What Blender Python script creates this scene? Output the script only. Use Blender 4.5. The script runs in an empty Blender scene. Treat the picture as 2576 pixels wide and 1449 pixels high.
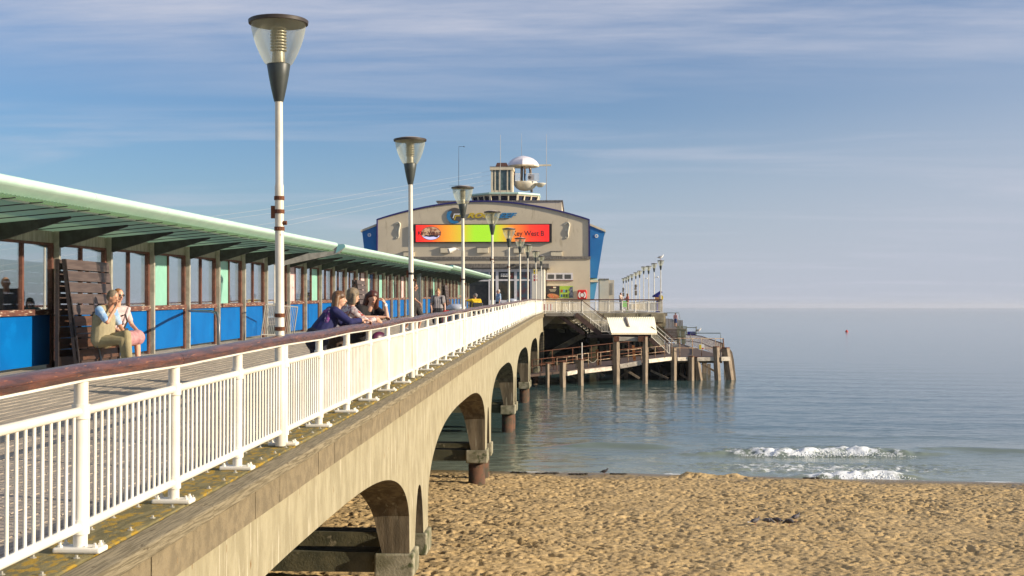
import bpy, bmesh, math, random
import numpy as np
from mathutils import Vector, Matrix, noise
R = random.Random(7)
sc = bpy.context.scene
# ------------------------------------------------------------------ camera, light, sky
F, CX, CY = 3143.0, 1288.0, 724.5
T = 162.0 / F
YAW, PITCH = math.atan(T), math.atan(47.5 / F)
WATER = -5.9
cam = bpy.data.cameras.new('camera'); co = bpy.data.objects.new('camera', cam); sc.collection.objects.link(co)
cam.sensor_width = 36; cam.lens = F / 2576 * 36; cam.clip_start = 0.3; cam.clip_end = 20000
co.rotation_euler = (math.pi / 2 + PITCH, 0, YAW)
sc.camera = co
SUN_EL, SUN_AZ = math.radians(18.5), math.radians(12)      # azimuth from +X towards -Y
sv = Vector((math.cos(SUN_EL) * math.cos(SUN_AZ), -math.cos(SUN_EL) * math.sin(SUN_AZ), math.sin(SUN_EL)))
sl = bpy.data.lights.new('sun', 'SUN'); sl.energy = 5.0; sl.angle = math.radians(0.6); sl.color = (1, .86, .66)
so = bpy.data.objects.new('sun', sl); sc.collection.objects.link(so); so.rotation_euler = sv.to_track_quat('Z', 'Y').to_euler()
so.location = (30, -10, 30)
w = bpy.data.worlds.new('World'); sc.world = w; w.use_nodes = True
nt = w.node_tree; N = nt.nodes; L = nt.links
bg = N['Background']; bg.inputs[1].default_value = 0.084
sky = N.new('ShaderNodeTexSky'); sky.sky_type = 'NISHITA'; sky.sun_disc = False
sky.sun_elevation = SUN_EL; sky.sun_rotation = math.pi / 2 + SUN_AZ
sky.air_density = 1.0; sky.dust_density = 0.6; sky.ozone_density = 2.2
tc = N.new('ShaderNodeTexCoord')
sep = N.new('ShaderNodeSeparateXYZ'); L.new(tc.outputs['Generated'], sep.inputs[0])
def wm(op, a, b=None, c=None, clamp=False):
    n = N.new('ShaderNodeMath'); n.operation = op; n.use_clamp = clamp
    for i, v in enumerate((a, b, c)):
        if v is None: continue
        if isinstance(v, (int, float)): n.inputs[i].default_value = v
        else: L.new(v, n.inputs[i])
    return n.outputs[0]
zc = wm('MAXIMUM', sep.outputs[2], 0.0)
den = wm('ADD', zc, 0.06)
u = wm('DIVIDE', sep.outputs[0], den); v = wm('DIVIDE', sep.outputs[1], den)
cmb = N.new('ShaderNodeCombineXYZ'); L.new(u, cmb.inputs[0]); L.new(v, cmb.inputs[1])
mp = N.new('ShaderNodeMapping'); mp.inputs['Scale'].default_value = (0.42, 1.25, 1); mp.inputs['Rotation'].default_value = (0, 0, .1)
L.new(cmb.outputs[0], mp.inputs[0])
n1 = N.new('ShaderNodeTexNoise'); n1.inputs['Scale'].default_value = 1.0; n1.inputs['Detail'].default_value = 7; n1.inputs['Roughness'].default_value = .55; n1.inputs['Distortion'].default_value = .6
L.new(mp.outputs[0], n1.inputs[0])
rp = N.new('ShaderNodeMapRange'); rp.interpolation_type = 'SMOOTHSTEP'; L.new(n1.outputs[0], rp.inputs[0])
rp.inputs[1].default_value = .47; rp.inputs[2].default_value = .78
# a broad veil of cirrus in the upper sky, thin streaks lower down
veil = N.new('ShaderNodeMapRange'); veil.interpolation_type = 'SMOOTHSTEP'; L.new(sep.outputs[2], veil.inputs[0])
veil.inputs[1].default_value = .150; veil.inputs[2].default_value = .225
mp2 = N.new('ShaderNodeMapping'); mp2.inputs['Scale'].default_value = (1.1, 3.6, 1); mp2.inputs['Location'].default_value = (3.1, .7, 0); L.new(cmb.outputs[0], mp2.inputs[0])
n2 = N.new('ShaderNodeTexNoise'); n2.inputs['Scale'].default_value = 1.3; n2.inputs['Detail'].default_value = 8; n2.inputs['Roughness'].default_value = .62
L.new(mp2.outputs[0], n2.inputs[0])
n2r = wm('MULTIPLY_ADD', n2.outputs[0], 1.5, -.22, clamp=True)
vv = wm('MULTIPLY', veil.outputs[0], n2r)
cl = wm('ADD', wm('MULTIPLY', rp.outputs[0], .42), wm('MULTIPLY', vv, .80), clamp=True)
hb = N.new('ShaderNodeMapRange'); hb.interpolation_type = 'SMOOTHSTEP'; L.new(wm('MULTIPLY_ADD', sep.outputs[0], -.22, sep.outputs[2]), hb.inputs[0])
hb.inputs[1].default_value = .20; hb.inputs[2].default_value = -.035; 
tint = N.new('ShaderNodeMix'); tint.data_type = 'RGBA'; tint.blend_type = 'MULTIPLY'; tint.inputs[0].default_value = 1
tint.inputs[7].default_value = (.66, .82, 1.05, 1)
L.new(sky.outputs[0], tint.inputs[6])
mh = N.new('ShaderNodeMix'); mh.data_type = 'RGBA'; L.new(wm('MULTIPLY', hb.outputs[0], .9), mh.inputs[0])
L.new(tint.outputs[2], mh.inputs[6]); mh.inputs[7].default_value = (4.25, 4.6, 5.5, 1)
mc = N.new('ShaderNodeMix'); mc.data_type = 'RGBA'; L.new(cl, mc.inputs[0]); L.new(mh.outputs[2], mc.inputs[6]); mc.inputs[7].default_value = (5.1, 5.25, 6.1, 1)
L.new(mc.outputs[2], bg.inputs[0])
sc.view_settings.view_transform = 'Standard'; sc.view_settings.look = 'None'
sc.view_settings.exposure = 0.5; sc.view_settings.gamma = 1; sc.view_settings.use_curve_mapping = False
sc.cycles.max_bounces = 7; sc.cycles.transparent_max_bounces = 24
fx = Vector((-math.sin(YAW) * math.cos(PITCH), math.cos(YAW) * math.cos(PITCH), math.sin(PITCH)))
rx = Vector((math.cos(YAW), math.sin(YAW), 0)); ux = rx.cross(fx)
def at(px, py, Y):
    """world point seen at photo position px, py on the plane y = Y"""
    d = fx + rx * ((px - CX) / F) - ux * ((py - CY) / F)
    return d * (Y / d.y)
def deckz(Y):
    if Y < 85: return -1.6 + .0118 * Y
    if Y < 112: return -.597 + (Y - 85) * .00433
    return -.48 + (min(Y, 136) - 112) * .012
def camber(x): return .18 * max(0, min(1, (-x - 3.4) / 6.6)) if x > -12 else .18 * max(0, min(1, (x + 19.6) / 6.6))
# ------------------------------------------------------------------ helpers
class G:
    def __init__(s): s.v = []; s.f = []
    def add(s, vs, fs):
        b = len(s.v); s.v += [tuple(p) for p in vs]; s.f += [tuple(i + b for i in f) for f in fs]
    def hexa(s, p):
        s.add(p, [(0, 3, 2, 1), (4, 5, 6, 7), (0, 1, 5, 4), (1, 2, 6, 5), (2, 3, 7, 6), (3, 0, 4, 7)])
    def box(s, x0, x1, y0, y1, z0, z1):
        s.hexa([(x0, y0, z0), (x1, y0, z0), (x1, y1, z0), (x0, y1, z0), (x0, y0, z1), (x1, y0, z1), (x1, y1, z1), (x0, y1, z1)])
    def beam(s, a, b, w, h, up=(0, 0, 1)):
        a, b = Vector(a), Vector(b); d = (b - a).normalized(); u_ = Vector(up)
        sx = d.cross(u_)
        if sx.length < 1e-4: sx = d.cross(Vector((1, 0, 0)))
        sx.normalize(); u2 = sx.cross(d); sx *= w / 2; u2 *= h / 2
        s.hexa([a - sx - u2, a + sx - u2, b + sx - u2, b - sx - u2, a - sx + u2, a + sx + u2, b + sx + u2, b - sx + u2])
    def tube(s, pts, r, n=8, caps=True):
        pts = [Vector(p) for p in pts]; m = len(pts); rr = r if isinstance(r, (list, tuple)) else [r] * m
        b = len(s.v); prev = None
        for i, p in enumerate(pts):
            d = (pts[min(i + 1, m - 1)] - pts[max(i - 1, 0)]).normalized()
            if prev is None:
                q = d.cross(Vector((0, 0, 1)));
                if q.length < 1e-3: q = Vector((1, 0, 0))
            else: q = prev - d * prev.dot(d)
            q.normalize(); prev = q; t = d.cross(q)
            for k in range(n):
                a = 2 * math.pi * k / n
                s.v.append(tuple(p + (q * math.cos(a) + t * math.sin(a)) * rr[i]))
        for i in range(m - 1):
            for k in range(n):
                s.f.append((b + i * n + k, b + i * n + (k + 1) % n, b + (i + 1) * n + (k + 1) % n, b + (i + 1) * n + k))
        if caps:
            s.f.append(tuple(b + k for k in reversed(range(n)))); s.f.append(tuple(b + (m - 1) * n + k for k in range(n)))
    def lathe(s, prof, n=16, o=(0, 0, 0), a0=0, closed=False):
        b = len(s.v); m = len(prof)
        for (r, z) in prof:
            for k in range(n):
                a = 2 * math.pi * k / n + a0
                s.v.append((o[0] + r * math.cos(a), o[1] + r * math.sin(a), o[2] + z))
        for i in range(m - 1):
            for k in range(n):
                s.f.append((b + i * n + k, b + i * n + (k + 1) % n, b + (i + 1) * n + (k + 1) % n, b + (i + 1) * n + k))
        if not closed:
            s.f.append(tuple(b + k for k in reversed(range(n)))); s.f.append(tuple(b + (m - 1) * n + k for k in range(n)))
    def prism(s, poly, o, U, V, W):
        """2-D outline extruded by W"""
        o, U, V, W = Vector(o), Vector(U), Vector(V), Vector(W); b = len(s.v); n = len(poly)
        for (a, c) in poly: s.v.append(tuple(o + U * a + V * c))
        for (a, c) in poly: s.v.append(tuple(o + U * a + V * c + W))
        s.f.append(tuple(b + i for i in range(n))); s.f.append(tuple(b + n + i for i in reversed(range(n))))
        for i in range(n):
            j = (i + 1) % n; s.f.append((b + i, b + n + i, b + n + j, b + j))
    def ball(s, c, r, n=10, m=7, rot=None):
        c = Vector(c); rr = Vector(r) if isinstance(r, (tuple, list, Vector)) else Vector((r, r, r)); b = len(s.v)
        def q(x, y, z):
            p = Vector((x * rr.x, y * rr.y, z * rr.z))
            if rot: p = rot @ p
            return tuple(c + p)
        s.v.append(q(0, 0, -1))
        for i in range(1, m):
            t = math.pi * i / m - math.pi / 2
            for k in range(n):
                a = 2 * math.pi * k / n; s.v.append(q(math.cos(t) * math.cos(a), math.cos(t) * math.sin(a), math.sin(t)))
        s.v.append(q(0, 0, 1)); e = len(s.v) - 1
        for k in range(n):
            s.f.append((b, b + 1 + (k + 1) % n, b + 1 + k)); s.f.append((e, e - n + k, e - n + (k + 1) % n))
        for i in range(m - 2):
            for k in range(n):
                s.f.append((b + 1 + i * n + k, b + 1 + i * n + (k + 1) % n, b + 1 + (i + 1) * n + (k + 1) % n, b + 1 + (i + 1) * n + k))
    def cap(s, a, b, ra, rb=None, n=10):
        rb = ra if rb is None else rb; a, b = Vector(a), Vector(b)
        if (b - a).length < 1e-5: s.ball(a, ra, n); return
        d = (b - a).normalized(); pts = []; rr = []
        for t in (-.98, -.7, -.3): pts.append(a + d * ra * t); rr.append(ra * math.sqrt(1 - t * t))
        pts.append(a); rr.append(ra); pts.append(b); rr.append(rb)
        for t in (.3, .7, .98): pts.append(b + d * rb * t); rr.append(rb * math.sqrt(1 - t * t))
        s.tube(pts, rr, n)
COL = sc.collection
def mesh_of(name, g, smooth=False):
    me = bpy.data.meshes.new(name); me.from_pydata(g.v, [], g.f)
    if smooth:
        me.polygons.foreach_set('use_smooth', [True] * len(me.polygons))
    me.update(); return me
def obj(name, g, m, parent=None, smooth=False, loc=None, auto=None):
    me = g if isinstance(g, bpy.types.Mesh) else mesh_of(name, g, smooth)
    if m is not None and len(me.materials) == 0: me.materials.append(m)
    if auto is not None:
        me.polygons.foreach_set('use_smooth', [True] * len(me.polygons)); me.set_sharp_from_angle(angle=math.radians(auto))
    o = bpy.data.objects.new(name, me); COL.objects.link(o)
    if parent is not None: o.parent = parent
    if loc is not None: o.location = loc
    return o
def tag(o, label=None, cat=None, group=None, kind=None):
    if label: o['label'] = label
    if cat: o['category'] = cat
    if group: o['group'] = group
    if kind: o['kind'] = kind
    return o
def thing(name, label, cat, loc=(0, 0, 0), rot=(0, 0, 0), group=None):
    o = bpy.data.objects.new(name, None); COL.objects.link(o); o.location = loc; o.rotation_euler = rot; o.empty_display_size = .2
    return tag(o, label, cat, group)
KIDS = {}
def kids(o):
    return [c for c in COL.objects if c.parent is o]
def copy_tree(o, loc=None, label=None, top=True):
    c = o.copy(); COL.objects.link(c)
    if top:
        if loc is not None: c.location = loc
        if label: c['label'] = label
    for ch in kids(o):
        k = copy_tree(ch, top=False); k.parent = c
    return c
def bevel(o, wd=.01, seg=2):
    m = o.modifiers.new('b', 'BEVEL'); m.width = wd; m.segments = seg; m.limit_method = 'ANGLE'; return o
# ------------------------------------------------------------------ materials
MATS = {}
def M(name, c1, c2=None, scale=4, rough=.6, metal=0., bump=0., bscale=30, stretch=(1, 1, 1), c3=None, s3=12, t3=.62, stretch3=(1, 1, 1), detail=5, lo=.38, hi=.62, spec=.5, rnd=0., coat=0., c4=None, s4=3., t4=.6, stretch4=(1, 1, 1)):
    if name in MATS: return MATS[name]
    m = bpy.data.materials.new(name); m.use_nodes = True; t = m.node_tree; n = t.nodes; l = t.links; p = n['Principled BSDF']
    p.inputs['Roughness'].default_value = rough; p.inputs['Metallic'].default_value = metal
    p.inputs['Specular IOR Level'].default_value = spec; p.inputs['Coat Weight'].default_value = coat
    geo = n.new('ShaderNodeNewGeometry')
    c2 = c2 or tuple(x * .86 for x in c1)
    def nz(sc_, st, det=detail):
        mpn = n.new('ShaderNodeMapping'); mpn.inputs['Scale'].default_value = st; l.new(geo.outputs['Position'], mpn.inputs[0])
        x = n.new('ShaderNodeTexNoise'); x.inputs['Scale'].default_value = sc_; x.inputs['Detail'].default_value = det; x.inputs['Roughness'].default_value = .6
        l.new(mpn.outputs[0], x.inputs[0]); return x.outputs[0]
    def mr(src, a, b):
        x = n.new('ShaderNodeMapRange'); x.interpolation_type = 'SMOOTHSTEP'; x.inputs[1].default_value = a; x.inputs[2].default_value = b; l.new(src, x.inputs[0]); return x.outputs[0]
    def mix(fac, a, b, bt='MIX'):
        x = n.new('ShaderNodeMix'); x.data_type = 'RGBA'; x.blend_type = bt
        for i, vv in ((0, fac), (6, a), (7, b)):
            if isinstance(vv, tuple): x.inputs[i].default_value = (*vv, 1)
            elif isinstance(vv, (float, int)): x.inputs[i].default_value = vv
            else: l.new(vv, x.inputs[i])
        return x.outputs[2]
    base = mix(mr(nz(scale, stretch), lo, hi), c1, c2)
    if c3: base = mix(mr(nz(s3, stretch3), t3, t3 + .1), base, c3)
    if c4: base = mix(mr(nz(s4, stretch4), t4, t4 + .06), base, c4)
    if rnd:
        oi = n.new('ShaderNodeObjectInfo'); x = n.new('ShaderNodeMapRange'); x.inputs[3].default_value = 1 - rnd; x.inputs[4].default_value = 1 + rnd; l.new(oi.outputs['Random'], x.inputs[0])
        hsv = n.new('ShaderNodeHueSaturation'); l.new(x.outputs[0], hsv.inputs['Value']); l.new(base, hsv.inputs['Color']); base = hsv.outputs[0]
    l.new(base, p.inputs['Base Color'])
    if bump:
        b = n.new('ShaderNodeBump'); b.inputs['Strength'].default_value = bump; b.inputs['Distance'].default_value = .02
        l.new(nz(bscale, stretch, 4), b.inputs['Height']); l.new(b.outputs[0], p.inputs['Normal'])
    MATS[name] = m; return m
def emis(name, col, s):
    m = bpy.data.materials.new(name); m.use_nodes = True; p = m.node_tree.nodes['Principled BSDF']
    p.inputs['Base Color'].default_value = (*col, 1); p.inputs['Emission Color'].default_value = (*col, 1); p.inputs['Emission Strength'].default_value = s; return m
def glass(name, tint, refl=1.0, rough=.02, body=0., bodycol=(.6, .7, .6)):
    """thin pane: tinted see-through with fresnel reflection"""
    m = bpy.data.materials.new(name); m.use_nodes = True; t = m.node_tree; n = t.nodes; l = t.links; n.remove(n['Principled BSDF'])
    tr = n.new('ShaderNodeBsdfTransparent'); tr.inputs[0].default_value = (*tint, 1)
    gl = n.new('ShaderNodeBsdfGlossy'); gl.inputs['Roughness'].default_value = rough
    fr = n.new('ShaderNodeFresnel'); fr.inputs[0].default_value = 1.45
    mx = n.new('ShaderNodeMath'); mx.operation = 'MULTIPLY'; mx.inputs[1].default_value = refl; l.new(fr.outputs[0], mx.inputs[0])
    ms = n.new('ShaderNodeMixShader'); l.new(mx.outputs[0], ms.inputs[0]); l.new(tr.outputs[0], ms.inputs[1]); l.new(gl.outputs[0], ms.inputs[2])
    last = ms
    if body:
        df = n.new('ShaderNodeBsdfTranslucent'); df.inputs[0].default_value = (*bodycol, 1)
        m2 = n.new('ShaderNodeMixShader'); m2.inputs[0].default_value = body; l.new(ms.outputs[0], m2.inputs[1]); l.new(df.outputs[0], m2.inputs[2]); last = m2
    l.new(last.outputs[0], n['Material Output'].inputs[0]); return m
white = M('white_paint', (.80, .77, .69), (.72, .68, .58), 2.5, .38, c3=(.36, .24, .14), s3=19, t3=.68, bump=.08, bscale=60)
whitec = M('white_clean', (.80, .79, .76), (.74, .72, .68), 3, .4)
handwood = M('varnished_handrail', (.13, .045, .025), (.055, .022, .016), 3, .26, c3=(.30, .11, .035), s3=9, t3=.60, stretch=(9, 1, 9), stretch3=(5, .8, 5), bump=.25, bscale=30, coat=.15)
mossw = M('mossy_timber', (.24, .20, .085), (.14, .12, .045), 3, .85, c3=(.40, .25, .02), s3=6.5, t3=.50, stretch=(6, 1, 6), stretch3=(2, 1, 2), bump=.7, bscale=30)
beamw = M('kerb_timber', (.31, .26, .165), (.16, .13, .075), 6, .85, c3=(.10, .075, .04), s3=5, t3=.60, stretch=(12, .5, 12), stretch3=(3, 1, 3), bump=.7, bscale=26)
bandc = M('band_concrete', (.225, .18, .108), (.165, .132, .08), 7, .9, c3=(.33, .17, .035), s3=8, t3=.66, bump=.6, bscale=35, stretch=(1, 1, 1), stretch3=(1, 1, .5), rnd=.06)
plankm = M('deck_plank', (.46, .385, .30), (.29, .245, .195), 2.5, .8, c3=(.12, .10, .09), s3=7, t3=.64, stretch=(14, .7, 1), stretch3=(9, .5, 1), bump=.35, bscale=22, rnd=.07)
deckm = M('deck_far', (.45, .38, .30), (.30, .255, .205), 2.5, .8, stretch=(14, .5, 1), bump=.3, bscale=20)
gap = M('deck_void', (.02, .018, .016), rough=.95)
steel = M('galvanised_post', (.42, .40, .33), (.30, .285, .235), 5, .55, metal=.1, c3=(.30, .20, .12), s3=14, t3=.66)
steeld = M('bracket_steel', (.055, .06, .055), (.035, .035, .033), 5, .6, metal=.2)
brownw = M('brown_frame_timber', (.15, .055, .035), (.09, .035, .025), 4, .7, c3=(.42, .33, .24), s3=9, t3=.60, stretch3=(2, 2, 12), bump=.3, bscale=30)
sillw = M('peeling_sill', (.16, .06, .04), (.10, .04, .03), 4, .7, c3=(.55, .44, .33), s3=5, t3=.55, stretch3=(8, .8, 8), bump=.4, bscale=30)
blue = M('blue_panel_paint', (.0, .125, .40), (.0, .10, .34), .8, .5, c3=(.001, .14, .43), s3=1.5, t3=.6, spec=.15)
mint = M('mint_board', (.27, .54, .43), (.23, .48, .38), 2, .4)
mintr = M('mint_fascia', (.52, .72, .61), (.46, .66, .56), 1.6, .45, c3=(.56, .74, .64), s3=4, t3=.64)
teal = M('green_roof_sheet', (.20, .50, .40), (.155, .41, .33), 2.5, .34, c3=(.26, .56, .46), s3=3, t3=.62, spec=.6)
greyb = M('grey_board', (.38, .36, .29), (.26, .25, .20), 4, .7, stretch=(1, 3, .5))
darkcone = M('lamp_cone_grey', (.045, .055, .05), (.03, .038, .036), 3, .45)
rimm = M('lamp_rim_brown', (.045, .035, .03), rough=.5)
topm = M('lamp_top', (.42, .38, .36), (.3, .28, .26), 8, .5)
alu = M('lamp_core', (.46, .43, .33), (.34, .31, .25), 6, .4, metal=.3)
rust = M('rust', (.16, .055, .02), (.085, .03, .015), 12, .85, bump=.4)
bowl = glass('lamp_bowl_glass', (.985, .99, .95), .28, .06, .30, (.88, .88, .70))
pane = glass('window_pane', (.94, .965, .985), .5, .02)
panedark = M('dark_window', (.018, .02, .024), (.03, .03, .03), 3, .12)
cream = M('cream_render', (.60, .52, .385), (.555, .48, .355), .5, .8, c3=(.47, .40, .285), s3=1.5, t3=.60, stretch3=(1.6, 1.6, .35), bump=.15, bscale=12)
creamt = M('cream_trim', (.70, .62, .45), (.62, .54, .39), 2, .7)
navy = M('navy_trim', (.018, .015, .15), rough=.5)
bluew = M('blue_wing_render', (.01, .15, .42), (.012, .17, .45), .5, .7)
bluel = M('pale_blue_render', (.05, .27, .52), (.05, .25, .48), .6, .7)
coping = M('stained_coping', (.22, .20, .17), (.11, .10, .09), 3, .9, stretch=(3, 1, 1))
frost = M('window_frame_white', (.66, .64, .66), rough=.45)
black = M('black', (.012, .012, .013), rough=.5)
dark = M('dark_interior', (.012, .013, .012), rough=.9)
conc = M('shutter_concrete', (.355, .315, .205), (.275, .24, .15), 1.3, .9, c3=(.52, .47, .35), s3=3.4, t3=.575, stretch=(2.6, 2.6, 1.1), stretch3=(4.5, 4.5, .30), bump=.7, bscale=11, detail=9, c4=(.20, .115, .035), s4=4.2, t4=.645, stretch4=(3, 3, .8))
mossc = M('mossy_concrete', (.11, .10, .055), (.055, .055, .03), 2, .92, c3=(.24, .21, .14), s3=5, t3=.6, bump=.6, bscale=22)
pilem = M('weathered_pile', (.31, .245, .175), (.17, .13, .092), 3, .88, stretch=(5, 5, .5), bump=.7, bscale=14, c3=(.10, .07, .05), s3=5, t3=.62, stretch3=(4, 4, .5))
peel = M('peeling_white_beam', (.70, .62, .50), (.46, .40, .32), 3, .8, c3=(.18, .13, .09), s3=5, t3=.60)
brownd = M('stage_deck_brown', (.105, .065, .048), (.07, .045, .035), 2, .85)
rustrail = M('rusty_rail', (.42, .33, .21), (.20, .09, .05), 5, .75, c3=(.15, .05, .025), s3=9, t3=.56)
redpile = M('rusty_iron_pile', (.13, .06, .032), (.06, .045, .028), 3, .9, c3=(.045, .05, .02), s3=4, t3=.55, bump=.5)
skin = M('skin', (.55, .29, .18), (.48, .24, .15), 8, .5)
skinp = M('skin_fair', (.62, .36, .25), (.55, .31, .21), 8, .5)
# ------------------------------------------------------------------ beach and sea
def lat(ix, iy, seed):
    h = (ix.astype(np.int64) * 374761393 + iy.astype(np.int64) * 668265263 + seed * 974634777) & 0xffffffff
    h = ((h ^ (h >> 13)) * 1274126177) & 0xffffffff
    return ((h ^ (h >> 16)) & 0xffff) / 65535.0
def vn(x, y, seed):
    ix, iy = np.floor(x), np.floor(y); fx_, fy_ = x - ix, y - iy; fx_ = fx_ * fx_ * (3 - 2 * fx_); fy_ = fy_ * fy_ * (3 - 2 * fy_)
    a, b, c, d = lat(ix, iy, seed), lat(ix + 1, iy, seed), lat(ix, iy + 1, seed), lat(ix + 1, iy + 1, seed)
    return (a * (1 - fx_) + b * fx_) * (1 - fy_) + (c * (1 - fx_) + d * fx_) * fy_ - .5
def gridmesh(name, X, Y, Z, mat, attr=None):
    ny, nx = X.shape; me = bpy.data.meshes.new(name)
    co_ = np.stack([X, Y, Z], -1).reshape(-1, 3).astype(np.float32)
    me.vertices.add(len(co_)); me.vertices.foreach_set('co', co_.ravel())
    i = np.arange(ny * nx).reshape(ny, nx); q = np.stack([i[:-1, :-1], i[:-1, 1:], i[1:, 1:], i[1:, :-1]], -1).reshape(-1, 4)
    me.loops.add(q.size); me.loops.foreach_set('vertex_index', q.ravel().astype(np.int32)); me.polygons.add(len(q))
    me.polygons.foreach_set('loop_start', (np.arange(len(q)) * 4).astype(np.int32)); me.polygons.foreach_set('loop_total', np.full(len(q), 4, np.int32))
    me.polygons.foreach_set('use_smooth', np.ones(len(q), bool)); me.update(calc_edges=True); me.validate()
    if attr is not None:
        a = me.attributes.new('foam', 'FLOAT', 'POINT'); a.data.foreach_set('value', attr.ravel().astype(np.float32))
    me.materials.append(mat); o = bpy.data.objects.new(name, me); COL.objects.link(o); return o
def shoreY(X): return 44.5 - .10 * X + .18 * np.sin(X * .22 + 1) + .08 * np.sin(X * .9)
def sandh(X, Y):
    s = shoreY(X) - Y
    base = WATER + np.where(s > 0, s * .0405, s * .09)
    base = np.maximum(base, WATER - 6)
    base = np.where(Y < 14, np.maximum(base, WATER + (44.4 - Y) * .0405), base)
    return base
def sandrelief(X, Y):
    wx = X + .25 * vn(X * 1.7, Y * 1.7, 9); wy = Y * 1.0 + .25 * vn(X * 1.7, Y * 1.7, 10)
    a = vn(wx * .7, wy * .7, 1) * .09
    p = vn(wx * 4.6, wy * 6.4, 2); p2 = vn(wx * 9.5 + 3, wy * 12.5, 3)
    pit = -np.maximum(0, p - .11) * .17 - np.maximum(0, p2 - .08) * .20
    patch = .35 + 1.3 * np.clip(vn(X * .45, Y * .8, 7) + .5, 0, 1); pit = pit * patch
    f = vn(wx * 7.1, wy * 8.5, 6) * .030 + vn(wx * 15, wy * 17, 4) * .032
    fade = np.clip((shoreY(X) - Y - .1) / 1.8, 0, 1)
    return (a + pit + f) * fade
xs = np.concatenate([np.linspace(-160, -12.5, 60), np.arange(-12, 17.5, .033), np.linspace(18, 170, 60)])
ys = np.concatenate([np.linspace(-60, 20.5, 60), np.arange(21, 45.4, .036), np.linspace(46, 60, 12)])
X, Y = np.meshgrid(xs, ys)
Z = sandh(X, Y) + sandrelief(X, Y)
mound = .20 * np.exp(-((X - 4.0) / .55) ** 2 - ((Y - 43.4) / .4) ** 2) + .13 * np.exp(-((X - 5.3) / .6) ** 2 - ((Y - 43.3) / .35) ** 2)
Z += mound * (1 + .8 * vn(X * 4, Y * 4, 20))
sand = M('sand', (.455, .325, .155), (.37, .26, .12), 1.2, .95, c3=(.38, .25, .11), s3=3.2, t3=.63, bump=1, bscale=17)
st = sand.node_tree; pb = st.nodes['Principled BSDF']; src = pb.inputs['Base Color'].links[0].from_socket
g_ = st.nodes.new('ShaderNodeNewGeometry'); sx_ = st.nodes.new('ShaderNodeSeparateXYZ'); st.links.new(g_.outputs['Position'], sx_.inputs[0])
mrz = st.nodes.new('ShaderNodeMapRange'); mrz.interpolation_type = 'SMOOTHSTEP'; st.links.new(sx_.outputs[2], mrz.inputs[0]); mrz.inputs[1].default_value = WATER + .075; mrz.inputs[2].default_value = WATER + .0
wet = st.nodes.new('ShaderNodeMix'); wet.data_type = 'RGBA'; st.links.new(mrz.outputs[0], wet.inputs[0]); st.links.new(src, wet.inputs[6]); wet.inputs[7].default_value = (.20, .15, .075, 1)
st.links.new(wet.outputs[2], pb.inputs['Base Color'])
rr_ = st.nodes.new('ShaderNodeMapRange'); st.links.new(mrz.outputs[0], rr_.inputs[0]); rr_.inputs[3].default_value = .95; rr_.inputs[4].default_value = .3; st.links.new(rr_.outputs[0], pb.inputs['Roughness'])
tag(gridmesh('beach', X, Y, Z, sand), kind='structure', label='sandy beach covered in footprints beside the pier')
# water
wmt = bpy.data.materials.new('sea_water'); wmt.use_nodes = True; t = wmt.node_tree; n = t.nodes; l = t.links; p = n['Principled BSDF']
geo = n.new('ShaderNodeNewGeometry'); sp = n.new('ShaderNodeSeparateXYZ'); l.new(geo.outputs['Position'], sp.inputs[0])
mr = n.new('ShaderNodeMapRange'); mr.inputs[1].default_value = 43; mr.inputs[2].default_value = 62; l.new(sp.outputs[1], mr.inputs[0])
cr = n.new('ShaderNodeMix'); cr.data_type = 'RGBA'; l.new(mr.outputs[0], cr.inputs[0]); cr.inputs[6].default_value = (.22, .25, .19, 1); cr.inputs[7].default_value = (.055, .105, .105, 1)
fo = n.new('ShaderNodeAttribute'); fo.attribute_name = 'foam'
fn = n.new('ShaderNodeTexNoise'); fn.inputs['Scale'].default_value = 3.2; fn.inputs['Detail'].default_value = 8; fn.inputs['Roughness'].default_value = .7; l.new(geo.outputs['Position'], fn.inputs[0])
fa = n.new('ShaderNodeMath'); fa.operation = 'MULTIPLY_ADD'; l.new(fo.outputs['Fac'], fa.inputs[0]); fa.inputs[1].default_value = 1.0; l.new(fn.outputs[0], fa.inputs[2])
fm = n.new('ShaderNodeMapRange'); fm.interpolation_type = 'SMOOTHSTEP'; fm.inputs[1].default_value = .93; fm.inputs[2].default_value = 1.12; l.new(fa.outputs[0], fm.inputs[0])
cf = n.new('ShaderNodeMix'); cf.data_type = 'RGBA'; l.new(fm.outputs[0], cf.inputs[0]); l.new(cr.outputs[2], cf.inputs[6]); cf.inputs[7].default_value = (.74, .77, .79, 1)
l.new(cf.outputs[2], p.inputs['Base Color'])
rf = n.new('ShaderNodeMapRange'); l.new(fm.outputs[0], rf.inputs[0]); rf.inputs[3].default_value = .07; rf.inputs[4].default_value = .9; l.new(rf.outputs[0], p.inputs['Roughness'])
p.inputs['IOR'].default_value = 1.33
mpw = n.new('ShaderNodeMapping'); mpw.inputs['Scale'].default_value = (2.2, 5.5, 1); l.new(geo.outputs['Position'], mpw.inputs[0])
h1 = n.new('ShaderNodeTexNoise'); h1.inputs['Scale'].default_value = .55; h1.inputs['Detail'].default_value = 4; h1.inputs['Roughness'].default_value = .62; l.new(mpw.outputs[0], h1.inputs[0])
mpx = n.new('ShaderNodeMapping'); mpx.inputs['Scale'].default_value = (.05, .22, 1); l.new(geo.outputs['Position'], mpx.inputs[0])
h2 = n.new('ShaderNodeTexNoise'); h2.inputs['Scale'].default_value = 1.0; h2.inputs['Detail'].default_value = 4; l.new(mpx.outputs[0], h2.inputs[0])
hs = n.new('ShaderNodeMath'); hs.operation = 'MULTIPLY_ADD'; l.new(h2.outputs[0], hs.inputs[0]); hs.inputs[1].default_value = 1.6; l.new(h1.outputs[0], hs.inputs[2])
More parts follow.
